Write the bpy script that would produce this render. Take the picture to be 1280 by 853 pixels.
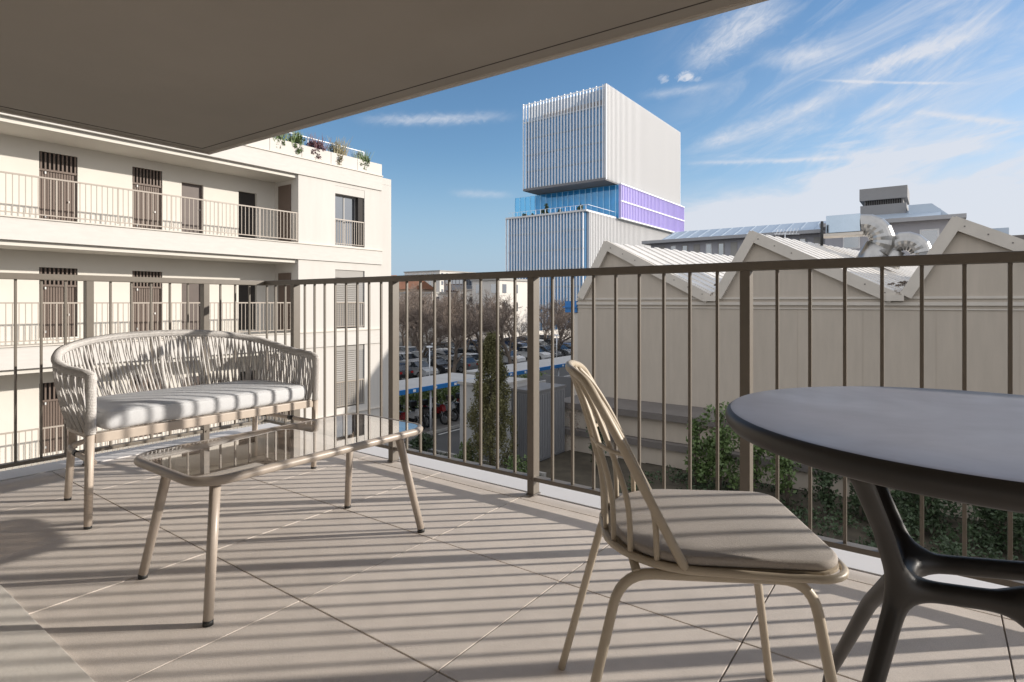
import bpy, bmesh, math, random
from mathutils import Vector, Matrix
R = math.radians
S = bpy.context.scene
C = S.collection
for o in list(bpy.data.objects):
    bpy.data.objects.remove(o)

# ------------------------------------------------------------------ camera
H = 0.955
cd = bpy.data.cameras.new("camera")
cam = bpy.data.objects.new("camera", cd)
C.objects.link(cam)
cam.location = (0, 0, H)
cam.rotation_euler = (R(90), 0, R(36.3))
cd.sensor_width = 36
cd.lens = 20.306
cd.shift_y = -0.0379
cd.clip_start = 0.05
cd.clip_end = 6000
S.camera = cam
S.render.resolution_x, S.render.resolution_y = 1024, 682

# ------------------------------------------------------------------ sun, sky, exposure
SUN_DIR = Vector((0.747, 0.673, 0)).normalized()
SUN_EL = R(16.6)
sd = bpy.data.lights.new("sun", 'SUN')
sun = bpy.data.objects.new("sun", sd)
C.objects.link(sun)
sd.energy = 3.0
sd.angle = R(0.8)
sd.color = (1.0, 0.925, 0.83)
to_sun = Vector((SUN_DIR.x * math.cos(SUN_EL), SUN_DIR.y * math.cos(SUN_EL), math.sin(SUN_EL)))
sun.rotation_euler = to_sun.to_track_quat('Z', 'Y').to_euler()
sun.location = (30, 25, 30)

W = bpy.data.worlds.new("World")
S.world = W
W.use_nodes = True
wn, wl = W.node_tree.nodes, W.node_tree.links
wn.clear()


def N(t, **k):
    n = wn.new(t)
    for a, b in k.items():
        setattr(n, a, b)
    return n


def M2(op, a, b=None, c=None):
    n = N('ShaderNodeMath', operation=op)
    for i, v in enumerate((a, b, c)):
        if v is None:
            continue
        if isinstance(v, (int, float)):
            n.inputs[i].default_value = v
        else:
            wl.new(v, n.inputs[i])
    return n.outputs[0]


def smooth(v, a, b):
    n = N('ShaderNodeMapRange', interpolation_type='SMOOTHSTEP')
    wl.new(v, n.inputs[0])
    n.inputs[1].default_value = a
    n.inputs[2].default_value = b
    return n.outputs[0]


out = N('ShaderNodeOutputWorld')
bg = N('ShaderNodeBackground')
SKY_STRENGTH = 0.15
bg.inputs[1].default_value = SKY_STRENGTH
sky = N('ShaderNodeTexSky', sky_type='NISHITA')
sky.sun_disc = False
sky.sun_elevation = SUN_EL
# Nishita: rotation 0 = sun at +Y, turning towards +X
sky.sun_rotation = math.atan2(SUN_DIR.x, SUN_DIR.y)
sky.altitude = 200
sky.air_density = 1.0
sky.dust_density = 0.35
sky.ozone_density = 2.2
tc = N('ShaderNodeTexCoord')
# turn the sky's own axes so that azimuth 0 is the view's compass heading
mp = N('ShaderNodeMapping', vector_type='VECTOR')
mp.inputs['Rotation'].default_value = (0, 0, -R(36.3))
wl.new(tc.outputs['Generated'], mp.inputs[0])
sx = N('ShaderNodeSeparateXYZ')
wl.new(mp.outputs[0], sx.inputs[0])
az = M2('ARCTAN2', sx.outputs[0], sx.outputs[1])          # radians, right positive
el = M2('ARCSINE', sx.outputs[2])


def cloud_noise(rot, sa, se, scale, detail, rough, dist, off=0.0):
    """streaky noise in azimuth / elevation, rotated by rot"""
    cr, sr = math.cos(rot), math.sin(rot)
    p = M2('ADD', M2('MULTIPLY', az, cr), M2('MULTIPLY', el, sr))
    q = M2('ADD', M2('MULTIPLY', az, -sr), M2('MULTIPLY', el, cr))
    cb = N('ShaderNodeCombineXYZ')
    wl.new(M2('MULTIPLY', p, sa), cb.inputs[0])
    wl.new(M2('MULTIPLY', q, se), cb.inputs[1])
    cb.inputs[2].default_value = off
    nz = N('ShaderNodeTexNoise', noise_dimensions='3D')
    nz.inputs['Scale'].default_value = scale
    nz.inputs['Detail'].default_value = detail
    nz.inputs['Roughness'].default_value = rough
    nz.inputs['Distortion'].default_value = dist
    wl.new(cb.outputs[0], nz.inputs['Vector'])
    return nz.outputs[0]


def streak(a0, e0, a1, e1, width, noise, amp):
    """one soft cirrus streak between two sky positions (degrees)"""
    a0, e0, a1, e1 = R(a0), R(e0), R(a1), R(e1)
    L = math.hypot(a1 - a0, e1 - e0)
    ux, uy = (a1 - a0) / L, (e1 - e0) / L
    da, de = M2('SUBTRACT', az, a0), M2('SUBTRACT', el, e0)
    t = M2('ADD', M2('MULTIPLY', da, ux / L), M2('MULTIPLY', de, uy / L))
    d = M2('ADD', M2('MULTIPLY', da, -uy), M2('MULTIPLY', de, ux))
    d = M2('ADD', d, M2('MULTIPLY', M2('SUBTRACT', noise, 0.5), R(width) * 2.2))
    g = M2('POWER', 2.718, M2('MULTIPLY', M2('MULTIPLY', d, d), -1 / (R(width) ** 2)))
    e = M2('MULTIPLY', smooth(t, 0, .35), smooth(t, 1.0, .6))
    return M2('MULTIPLY', M2('MULTIPLY', g, e), amp)


n1 = cloud_noise(R(22), 3.2, 11.0, 1.5, 10, 0.62, 0.8)       # slanting cirrus
n2 = cloud_noise(R(5), 2.6, 13, 1.7, 9, 0.62, 0.6, 3.7)      # level veils
n3 = cloud_noise(R(15), 10, 16, 4.0, 7, 0.62, 0.8, 8.1)      # fine wisps
nf = cloud_noise(R(30), 16, 40, 2.2, 8, 0.65, 1.2, 14.0)     # fibres inside the streaks
right = smooth(az, R(11), R(30))
fib = M2('MULTIPLY_ADD', smooth(nf, .25, .75), .5, .5)
c1 = M2('MULTIPLY', M2('MULTIPLY', smooth(n1, 0.42, 0.74), right), 0.58)
bank = M2('MULTIPLY', smooth(el, R(12.0), R(7.5)), smooth(az, R(11), R(19)))
c2 = M2('MULTIPLY', M2('MULTIPLY', bank, M2('MULTIPLY_ADD', smooth(n2, 0.30, 0.56), .75, .25)), 0.95)
c3 = M2('MULTIPLY', M2('MULTIPLY', smooth(n2, 0.45, 0.72), smooth(el, R(19), R(11))), M2('MULTIPLY', right, .65))
veil = M2('MULTIPLY', M2('MULTIPLY', smooth(el, R(28), R(5)), smooth(az, R(8), R(45))), 0.40)
cl = M2('ADD', M2('ADD', M2('ADD', c1, c2), c3), veil)
for a in ((-16.2, 16.9, 1.6, 18.0, .40, n3, .60), (-6.7, 10.7, 0.8, 10.5, .3, n3, .40), (15.4, 20.9, 27.1, 25.6, 1.0, n3, .80),
          (17.5, 23.2, 28, 27.5, .7, n3, .5), (22, 21.2, 31, 20.6, .7, n3, .45),
          (26, 16.6, 42.4, 21.9, .8, n3, .60), (27, 18.6, 44, 20.4, .5, n3, .4), (15.5, 13.7, 30.5, 17.9, .55, n3, .55), (33.6, 15.5, 43.0, 12.6, .22, nf, .55),
          (30, 14.8, 34.5, 16.2, .4, n3, .4), (15.0, 13.1, 33, 12.1, .18, nf, .60), (24.5, 12.5, 44.0, 11.4, .45, n3, .55),
          (26.5, 19.1, 40.0, 16.2, .10, nf, .60), (11.7, 19.1, 20.9, 19.6, .35, n3, .40)):
    st = streak(*a)
    cl = M2('ADD', cl, M2('MULTIPLY', st, fib))


def puff(a0, e0, ra, re_, amp):
    da = M2('DIVIDE', M2('SUBTRACT', az, R(a0)), R(ra)); de = M2('DIVIDE', M2('SUBTRACT', el, R(e0)), R(re_))
    g = M2('SUBTRACT', 1.0, M2('ADD', M2('MULTIPLY', da, da), M2('MULTIPLY', de, de)))
    g = M2('ADD', g, M2('MULTIPLY', M2('SUBTRACT', nf, .5), 3.2))
    return M2('MULTIPLY', smooth(g, 0.15, 1.3), amp)


for a in ((14.6, 20.6, .75, .5, .6), (16.7, 20.5, 1.0, .55, .75), (17.4, 20.2, .9, .35, .5)):
    cl = M2('ADD', cl, puff(*a))
# bright cloud added in the unseen sky (overhead and behind the view) as fill light
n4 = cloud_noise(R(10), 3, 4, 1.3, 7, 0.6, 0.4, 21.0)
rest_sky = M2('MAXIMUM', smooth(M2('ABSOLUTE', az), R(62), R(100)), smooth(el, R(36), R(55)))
cl_fill = M2('MULTIPLY', M2('MULTIPLY', smooth(n4, 0.22, 0.50), rest_sky), 0.90)
cl = M2('MINIMUM', cl, 0.90)
cl = M2('MULTIPLY', cl, smooth(el, R(-1), R(2)))
hs = N('ShaderNodeHueSaturation')
hs.inputs['Saturation'].default_value = 1.14
hs.inputs['Value'].default_value = 0.60
wl.new(sky.outputs[0], hs.inputs['Color'])
hz = N('ShaderNodeMixRGB')                # pale blue air near the horizon
wl.new(M2('MULTIPLY', smooth(el, R(15), R(0)), 0.85), hz.inputs[0])
wl.new(hs.outputs[0], hz.inputs[1])
hz.inputs[2].default_value = (1.35, 1.85, 2.60, 1)
mixc = N('ShaderNodeMixRGB')
wl.new(cl, mixc.inputs[0])
wl.new(hz.outputs[0], mixc.inputs[1])
mixc.inputs[2].default_value = (2.75, 2.85, 3.1, 1)
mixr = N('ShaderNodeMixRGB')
wl.new(cl_fill, mixr.inputs[0])
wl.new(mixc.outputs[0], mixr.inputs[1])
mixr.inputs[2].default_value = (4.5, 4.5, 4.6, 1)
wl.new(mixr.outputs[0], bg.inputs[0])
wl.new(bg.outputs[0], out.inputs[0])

S.view_settings.view_transform = 'Standard'
S.view_settings.look = 'None'
S.view_settings.gamma = 1.0
S.view_settings.exposure = 0.84

# ------------------------------------------------------------------ helpers
rnd = random.Random(7)


def mat(name, col, rough=0.6, var=0.0, scale=6.0, metal=0.0, bump=0.0, bscale=None, spec=0.5, stretch=None, var2=0.0, scale2=1.0):
    m = bpy.data.materials.new(name)
    m.use_nodes = True
    nt = m.node_tree
    b = nt.nodes['Principled BSDF']
    b.inputs['Base Color'].default_value = (*col, 1)
    b.inputs['Roughness'].default_value = rough
    b.inputs['Metallic'].default_value = metal
    b.inputs['Specular IOR Level'].default_value = spec
    if var or bump or var2:
        tcn = nt.nodes.new('ShaderNodeTexCoord')
        mpn = nt.nodes.new('ShaderNodeMapping')
        nt.links.new(tcn.outputs['Object'], mpn.inputs[0])
        if stretch:
            mpn.inputs['Scale'].default_value = stretch

        def noise(sc, det=6):
            nz = nt.nodes.new('ShaderNodeTexNoise')
            nz.inputs['Scale'].default_value = sc
            nz.inputs['Detail'].default_value = det
            nz.inputs['Roughness'].default_value = 0.6
            nt.links.new(mpn.outputs[0], nz.inputs['Vector'])
            return nz
        last = None
        for v, sc in ((var, scale), (var2, scale2)):
            if not v:
                continue
            nz = noise(sc)
            mr = nt.nodes.new('ShaderNodeMapRange')
            mr.inputs[1].default_value = 0.3
            mr.inputs[2].default_value = 0.7
            mr.inputs[3].default_value = 1 - v
            mr.inputs[4].default_value = 1 + v
            nt.links.new(nz.outputs[0], mr.inputs[0])
            mx = nt.nodes.new('ShaderNodeMixRGB')
            mx.blend_type = 'MULTIPLY'
            mx.inputs[0].default_value = 1
            if last is None:
                mx.inputs[1].default_value = (*col, 1)
            else:
                nt.links.new(last, mx.inputs[1])
            nt.links.new(mr.outputs[0], mx.inputs[2])
            last = mx.outputs[0]
        if last is not None:
            nt.links.new(last, b.inputs['Base Color'])
        if bump:
            nz = noise(bscale or scale, 8)
            bp = nt.nodes.new('ShaderNodeBump')
            bp.inputs['Strength'].default_value = bump
            bp.inputs['Distance'].default_value = 0.01
            nt.links.new(nz.outputs[0], bp.inputs['Height'])
            nt.links.new(bp.outputs[0], b.inputs['Normal'])
    return m


def glass_mat(name, tint, rough=0.02, ior=1.5, base=0.04):
    """clear sheet: tinted see-through plus Fresnel mirror"""
    m = bpy.data.materials.new(name)
    m.use_nodes = True
    nt = m.node_tree
    nt.nodes.clear()
    o = nt.nodes.new('ShaderNodeOutputMaterial')
    t = nt.nodes.new('ShaderNodeBsdfTransparent')
    t.inputs[0].default_value = (*tint, 1)
    g = nt.nodes.new('ShaderNodeBsdfGlossy')
    g.inputs['Roughness'].default_value = rough
    g.inputs[0].default_value = (1, 1, 1, 1)
    fr = nt.nodes.new('ShaderNodeFresnel')
    fr.inputs[0].default_value = ior
    mx = nt.nodes.new('ShaderNodeMixShader')
    nt.links.new(fr.outputs[0], mx.inputs[0])
    nt.links.new(t.outputs[0], mx.inputs[1])
    nt.links.new(g.outputs[0], mx.inputs[2])
    nt.links.new(mx.outputs[0], o.inputs[0])
    return m


def wmat(o):
    m = o.matrix_basis.copy()
    p = o.parent
    while p:
        m = p.matrix_basis @ m
        p = p.parent
    return m


def catmull(pts, n=6, closed=False):
    pts = [Vector(p) for p in pts]
    res = []
    N_ = len(pts)
    rng = range(N_) if closed else range(N_ - 1)
    for i in rng:
        if closed:
            a, b, c, d = pts[(i - 1) % N_], pts[i], pts[(i + 1) % N_], pts[(i + 2) % N_]
        else:
            b, c = pts[i], pts[i + 1]
            a = pts[i - 1] if i > 0 else b * 2 - c
            d = pts[i + 2] if i + 2 < N_ else c * 2 - b
        for k in range(n):
            t = k / n
            res.append(0.5 * ((2 * b) + (c - a) * t + (2 * a - 5 * b + 4 * c - d) * t * t + (3 * b - a - 3 * c + d) * t ** 3))
    if not closed:
        res.append(pts[-1])
    return res


class MB:
    def __init__(s):
        s.b = bmesh.new()

    def box(s, x0, x1, y0, y1, z0, z1, bev=0.0):
        if x0 > x1: x0, x1 = x1, x0
        if y0 > y1: y0, y1 = y1, y0
        if z0 > z1: z0, z1 = z1, z0
        vs = [s.b.verts.new((x, y, z)) for x in (x0, x1) for y in (y0, y1) for z in (z0, z1)]
        fs = []
        for f in ((0, 1, 3, 2), (4, 6, 7, 5), (0, 4, 5, 1), (2, 3, 7, 6), (0, 2, 6, 4), (1, 5, 7, 3)):
            fs.append(s.b.faces.new([vs[i] for i in f]))
        if bev:
            es = set(e for f in fs for e in f.edges)
            bmesh.ops.bevel(s.b, geom=list(es), offset=bev, segments=2, affect='EDGES', profile=0.6)
        return s

    def obox(s, p0, p1, w, h, up=(0, 0, 1)):
        """bar of section w x h from p0 to p1"""
        p0, p1 = Vector(p0), Vector(p1)
        d = (p1 - p0).normalized()
        u = Vector(up)
        a = d.cross(u)
        if a.length < 1e-5:
            a = d.cross(Vector((1, 0, 0)))
        a.normalize()
        c = a.cross(d).normalized()
        vs = []
        for p in (p0, p1):
            for i, j in ((-1, -1), (1, -1), (1, 1), (-1, 1)):
                vs.append(s.b.verts.new(p + a * (w / 2 * i) + c * (h / 2 * j)))
        for f in ((3, 2, 1, 0), (4, 5, 6, 7), (0, 1, 5, 4), (1, 2, 6, 5), (2, 3, 7, 6), (3, 0, 4, 7)):
            s.b.faces.new([vs[i] for i in f])
        return s

    def tube(s, pts, r, seg=8, closed=False, cap=True):
        pts = [Vector(p) for p in pts]
        n = len(pts)
        rs = r if isinstance(r, (list, tuple)) else [r] * n
        rings = []
        prev = None
        for i, p in enumerate(pts):
            if closed:
                d = pts[(i + 1) % n] - pts[(i - 1) % n]
            else:
                d = pts[min(i + 1, n - 1)] - pts[max(i - 1, 0)]
            d.normalize()
            if prev is None:
                a = d.orthogonal().normalized()
            else:
                a = prev - d * prev.dot(d)
                if a.length < 1e-6:
                    a = d.orthogonal()
                a.normalize()
            prev = a
            c = d.cross(a)
            rings.append([s.b.verts.new(p + (a * math.cos(2 * math.pi * k / seg) + c * math.sin(2 * math.pi * k / seg)) * rs[i]) for k in range(seg)])
        m = n if closed else n - 1
        for i in range(m):
            A, B = rings[i], rings[(i + 1) % n]
            off = 0
            if closed and i == n - 1:
                off = min(range(seg), key=lambda q: (B[q].co - A[0].co).length)
            for k in range(seg):
                f = s.b.faces.new((A[k], A[(k + 1) % seg], B[(k + 1 + off) % seg], B[(k + off) % seg]))
                f.smooth = True
        if cap and not closed:
            s.b.faces.new(rings[0][::-1])
            s.b.faces.new(rings[-1])
        return s

    def prism(s, poly, axis, a0, a1):
        """extrude a 2D outline along axis ('x','y','z')"""
        def mk(p, t):
            if axis == 'x': return (t, p[0], p[1])
            if axis == 'y': return (p[0], t, p[1])
            return (p[0], p[1], t)
        A = [s.b.verts.new(mk(p, a0)) for p in poly]
        B = [s.b.verts.new(mk(p, a1)) for p in poly]
        s.b.faces.new(A)
        s.b.faces.new(B[::-1])
        n = len(poly)
        for i in range(n):
            s.b.faces.new((A[i], B[i], B[(i + 1) % n], A[(i + 1) % n]))
        return s

    def quad(s, a, b, c, d):
        s.b.faces.new([s.b.verts.new(p) for p in (a, b, c, d)])
        return s

    def slab(s, a, b, c, d, th):
        """four corners (top) thickened downward by th"""
        t = [s.b.verts.new(p) for p in (a, b, c, d)]
        l = [s.b.verts.new((p[0], p[1], p[2] - th)) for p in (a, b, c, d)]
        s.b.faces.new(t)
        s.b.faces.new(l[::-1])
        for i in range(4):
            s.b.faces.new((t[i], l[i], l[(i + 1) % 4], t[(i + 1) % 4]))
        return s

    def leaves(s, cx, cy, cz, rx, ry, rz, n, size, rg, lump=0, shell=0.0):
        cl = []
        if lump:
            for _ in range(lump):
                while True:
                    p = Vector((rg.uniform(-1, 1), rg.uniform(-1, 1), rg.uniform(-1, 1)))
                    if p.length < 1: break
                cl.append((p * 0.8, rg.uniform(.25, .5)))
        for _ in range(n):
            while True:
                p = Vector((rg.uniform(-1, 1), rg.uniform(-1, 1), rg.uniform(-1, 1)))
                if shell < p.length < 1: break
            if cl:
                q, w = rg.choice(cl)
                p = q + p * w
            c = Vector((cx + p.x * rx, cy + p.y * ry, cz + p.z * rz))
            d = Vector((rg.gauss(0, 1), rg.gauss(0, 1), rg.gauss(0, 1) + .3)).normalized()
            a = d.orthogonal().normalized()
            a = Matrix.Rotation(rg.uniform(0, 6.28), 3, d) @ a
            b = d.cross(a)
            L = size * rg.uniform(.6, 1.3)
            s.b.faces.new([s.b.verts.new(c + v) for v in (a * L * .5, b * L * .28 + d * L * .06, a * -L * .5, b * -L * .28 + d * L * .06)])
        return s

    def build(s, name, m, parent=None, local=False, smooth=False, recalc=True, base=True):
        if recalc:
            bmesh.ops.recalc_face_normals(s.b, faces=s.b.faces[:])
        me = bpy.data.meshes.new(name)
        s.b.to_mesh(me)
        s.b.free()
        o = bpy.data.objects.new(name, me)
        C.objects.link(o)
        if parent is not None:
            o.parent = parent
            if not local:
                me.transform(wmat(parent).inverted())
        elif base and not local and len(me.vertices):
            xs = [v.co.x for v in me.vertices]; ys = [v.co.y for v in me.vertices]; zs = [v.co.z for v in me.vertices]
            org = Vector(((min(xs) + max(xs)) / 2, (min(ys) + max(ys)) / 2, min(zs)))
            me.transform(Matrix.Translation(-org))
            o.location = org
        if m is not None:
            me.materials.append(m)
        if smooth:
            for p in me.polygons:
                p.use_smooth = True
        return o


def thing(name, label, cat, loc=(0, 0, 0), rz=0, group=None):
    o = bpy.data.objects.new(name, None)
    o.empty_display_size = 0.2
    C.objects.link(o)
    o.location = loc
    o.rotation_euler = (0, 0, rz)
    o['label'] = label
    o['category'] = cat
    if group: o['group'] = group
    return o


def tag(o, label, cat, group=None, kind=None):
    o['label'] = label
    o['category'] = cat
    if group: o['group'] = group
    if kind: o['kind'] = kind
    return o


def struct(o, label=None, cat=None):
    o['kind'] = 'structure'
    if label: o['label'] = label
    if cat: o['category'] = cat
    return o


def kids(o):
    return [c for c in bpy.data.objects if c.parent == o]


def dup(root, loc, rz=0, label=None, group=None, swap=None, scale=None):
    """copy a thing, its parts and sub-parts; swap = {old material: new material}"""
    def cp(o, parent):
        c = o.copy()
        C.objects.link(c)
        if parent is not None:
            c.parent = parent
        if swap and c.type == 'MESH' and c.data.materials and c.data.materials[0] in swap:
            c.material_slots[0].link = 'OBJECT'
            c.material_slots[0].material = swap[c.data.materials[0]]
        for k in KIDS.get(o, []):
            cp(k, c)
        return c
    KIDS = {}
    for x in bpy.data.objects:
        if x.parent is not None:
            KIDS.setdefault(x.parent, []).append(x)
    r = cp(root, None)
    r.location = loc
    r.rotation_euler = (0, 0, rz)
    if scale: r.scale = (scale, scale, scale) if isinstance(scale, (int, float)) else scale
    if label: r['label'] = label
    if group: r['group'] = group
    return r


def wall_holes(mb, axis, c0, c1, a0, a1, z0, z1, holes):
    """wall lying between c0..c1 on its thin axis, with rectangular openings (a0,a1,z0,z1)"""
    As = sorted(set([a0, a1] + [h[0] for h in holes] + [h[1] for h in holes]))
    for i in range(len(As) - 1):
        l, r_ = As[i], As[i + 1]
        m = (l + r_) / 2
        hs_ = sorted([(h[2], h[3]) for h in holes if h[0] < m < h[1]])
        z = z0
        for (b, t) in hs_ + [(z1, z1)]:
            if b > z + 1e-6:
                if axis == 'x': mb.box(c0, c1, l, r_, z, b)
                else: mb.box(l, r_, c0, c1, z, b)
            z = max(z, t)
    bmesh.ops.remove_doubles(mb.b, verts=mb.b.verts[:], dist=1e-5)
    # drop the faces shared by neighbouring boxes
    seen = {}
    for f in mb.b.faces[:]:
        k = tuple(sorted(v.index for v in f.verts)) if False else tuple(sorted((round(v.co.x, 4), round(v.co.y, 4), round(v.co.z, 4)) for v in f.verts))
        seen.setdefault(k, []).append(f)
    dead = [f for fs in seen.values() if len(fs) > 1 for f in fs]
    bmesh.ops.delete(mb.b, geom=dead, context='FACES_ONLY')
    return mb


# ------------------------------------------------------------------ materials
m_rail = mat('bronze_paint', (.172, .150, .124), .42, .05, 30, spec=.45)
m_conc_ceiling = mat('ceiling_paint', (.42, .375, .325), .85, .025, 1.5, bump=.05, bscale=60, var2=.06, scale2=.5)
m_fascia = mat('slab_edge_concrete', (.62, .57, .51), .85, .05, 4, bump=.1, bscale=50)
m_groove = mat('drip_groove', (.09, .08, .07), .9)
m_white_cap = mat('white_metal_coping', (.74, .72, .71), .5, .03, 3)
m_thresh = mat('threshold_stone', (.76, .715, .65), .7, .06, 12, bump=.1, bscale=120)
m_plaster = mat('cream_plaster', (.56, .535, .50), .85, .04, 1.2, bump=.08, bscale=40, stretch=(1, 1, .14), var2=.02, scale2=6)
m_plaster_in = mat('gallery_plaster', (.63, .60, .545), .85, .03, .8, bump=.08, bscale=40)
m_brick_white = mat('white_brick_band', (.57, .545, .51), .85, .04, 3, bump=.15, bscale=14, stretch=(1, 1, 5))
m_brown_door = mat('brown_door', (.135, .098, .078), .55, .08, 4, stretch=(6, 6, .5))
m_brown_dark = mat('dark_brown_door', (.085, .062, .053), .5, .08, 4)
m_dark_void = mat('dark_recess', (.03, .026, .024), .8)
m_blind = mat('grey_blind', (.30, .285, .265), .6, .03, 5)
m_grail = mat('gallery_rail_paint', (.36, .31, .26), .5)
m_glass_dark = mat('window_glass', (.03, .04, .055), .04, spec=1.0)
m_glass_dark.node_tree.nodes['Principled BSDF'].inputs['IOR'].default_value = 2.3
m_frame = mat('window_frame_grey', (.24, .235, .23), .5)
m_planter = mat('planter_panel', (.50, .475, .44), .6, .05, 1.2)
m_rope = mat('light_grey_rope', (.63, .605, .58), .85, .10, 90, bump=.5, bscale=240)
m_sofa_alu = mat('beige_metal', (.52, .445, .375), .45, .04, 20)
m_cushion = mat('pale_grey_cushion', (.62, .63, .645), .95, .04, 160, bump=.25, bscale=500)
m_black = mat('black_plastic', (.02, .02, .02), .5)
m_tbl_alu = mat('taupe_metal', (.42, .36, .305), .38, .04, 20, spec=.55)
m_tinted = glass_mat('bronze_glass', (.76, .71, .66), 0.012, 1.5)
_n = m_tinted.node_tree      # coated glass: strong mirror at low angles
_lw = _n.nodes.new('ShaderNodeLayerWeight'); _lw.inputs[0].default_value = .5
_pw = _n.nodes.new('ShaderNodeMath'); _pw.operation = 'POWER'; _pw.inputs[1].default_value = 2.6
_ma = _n.nodes.new('ShaderNodeMath'); _ma.operation = 'MULTIPLY_ADD'; _ma.inputs[1].default_value = .72; _ma.inputs[2].default_value = .16
_n.links.new(_lw.outputs['Facing'], _pw.inputs[0]); _n.links.new(_pw.outputs[0], _ma.inputs[0])
for _k in _n.nodes:
    if _k.type == 'MIX_SHADER': _n.links.new(_ma.outputs[0], _k.inputs[0])
m_chair = mat('sand_metal', (.50, .43, .335), .42, .03, 20, spec=.5)
m_pad = mat('greige_seat_pad', (.50, .455, .415), .92, .06, 260, bump=.35, bscale=420, var2=.05, scale2=5)
m_tabletop = mat('sky_sheen_table_top', (.27, .26, .29), .40, .05, 5, spec=.5, var2=.04, scale2=30)  # charcoal top, lightened so its colour carries the sky's sheen
_tn = m_tabletop.node_tree; _tb = _tn.nodes['Principled BSDF']
_t1 = _tn.nodes.new('ShaderNodeTexCoord'); _t2 = _tn.nodes.new('ShaderNodeTexNoise'); _t2.inputs['Scale'].default_value = 4; _t2.inputs['Detail'].default_value = 8; _t2.inputs['Distortion'].default_value = .8
_t3 = _tn.nodes.new('ShaderNodeMapRange'); _t3.inputs[1].default_value = .3; _t3.inputs[2].default_value = .7; _t3.inputs[3].default_value = .27; _t3.inputs[4].default_value = .46
_tn.links.new(_t1.outputs['Object'], _t2.inputs['Vector']); _tn.links.new(_t2.outputs[0], _t3.inputs[0]); _tn.links.new(_t3.outputs[0], _tb.inputs['Roughness'])
m_tableedge = mat('shaded_table_edge', (.032, .029, .028), .45, .05, 20)  # same finish as the top, darkened: the rim's shade is in the colour
m_tablebase = mat('dark_table_base', (.036, .033, .031), .40, .05, 20, spec=.5)
m_hall = mat('beige_render', (.455, .40, .335), .85, .035, .9, bump=.05, bscale=30, stretch=(1, 1, .16), var2=.05, scale2=5)
m_hall_trim = mat('beige_metal_trim', (.55, .505, .445), .55, .06, 2)
m_hall_dark = mat('grey_coping', (.15, .135, .125), .75, .1, 2)
m_sheet = mat('corrugated_roof', (.68, .65, .61), .45, .08, .8, metal=.1, var2=.08, scale2=5)
m_zinc = mat('zinc_roof', (.42, .49, .57), .4, .06, .3, metal=.25)
m_duct = mat('bright_duct_metal', (.38, .372, .36), .30, .12, 2.5, metal=1.0, bump=.25, bscale=3)
m_fence_light = mat('eaves_grey', (.30, .30, .31), .6, .05, 1)
m_grey_b = mat('grey_render', (.34, .335, .36), .85, .05, .2)
m_tower_glass = mat('blue_tower_glass', (.09, .25, .46), .10, .12, .12, spec=1.0, stretch=(1, 1, 3))
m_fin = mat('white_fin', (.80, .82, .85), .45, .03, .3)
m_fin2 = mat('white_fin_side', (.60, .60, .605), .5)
m_purple = mat('purple_film', (.54, .47, .86), .35, .12, .25, stretch=(1, 3, .3))
m_lav = mat('lavender_fin', (.62, .56, .88), .4)
m_sky_glass = mat('cyan_film_glass', (.42, .76, 1.0), .08, .12, .3, spec=1.0)
m_screen = glass_mat('cyan_screen_glass', (.55, .84, .96), .02, 1.5)
m_asphalt = mat('asphalt', (.075, .073, .072), .9, .18, .6, bump=.2, bscale=40, var2=.12, scale2=.08)
m_pave = mat('pavement', (.20, .185, .17), .9, .1, 1)
m_kerb = mat('kerb_stone', (.34, .33, .31), .85, .1, 2)
m_mark = mat('road_paint', (.62, .62, .60), .8, .1, 3)
m_leaf = mat('shrub_leaf', (.095, .145, .046), .55, .45, 3)
m_leaf2 = mat('dark_ivy_leaf', (.040, .066, .028), .6, .45, 3)
m_conifer = mat('conifer_leaf', (.120, .115, .045), .7, .4, 2)
m_bark = mat('bark', (.14, .112, .09), .9, .25, 6)
m_twig = mat('twig', (.21, .165, .135), .9, .2, 6)
m_red_leaf = mat('purple_leaf', (.10, .035, .045), .6, .3, 3)
m_grass_leaf = mat('pale_grass_leaf', (.22, .19, .10), .7, .3, 3)
m_hut = mat('white_hut_render', (.45, .45, .45), .8, .06, .8)
m_ribbed = mat('grey_ribbed_metal', (.26, .265, .28), .5, .05, 1, metal=.2)
m_fence = mat('dark_grey_fence', (.16, .16, .165), .6, .05, 1)
m_carport = mat('carport_roof', (.40, .39, .375), .7, .08, .8)
m_blue = mat('blue_fascia', (.02, .17, .46), .45, .08, 2)
m_tyre = mat('tyre', (.02, .02, .02), .8)
m_rim = mat('wheel_rim', (.45, .45, .46), .35, metal=.7)
m_carglass = mat('car_glass', (.02, .025, .03), .05, spec=1.0)
m_paint = {k: mat('car_paint_' + k, c, .25, spec=.7) for k, c in dict(
    white=(.62, .62, .62), silver=(.36, .37, .38), grey=(.12, .125, .13), black=(.02, .02, .022), blue=(.03, .06, .14), red=(.25, .02, .02), beige=(.35, .30, .24)).items()}
m_lampred = mat('tail_lamp', (.3, .01, .01), .3)
m_lampwhite = mat('head_lamp', (.7, .7, .68), .2)

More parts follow.
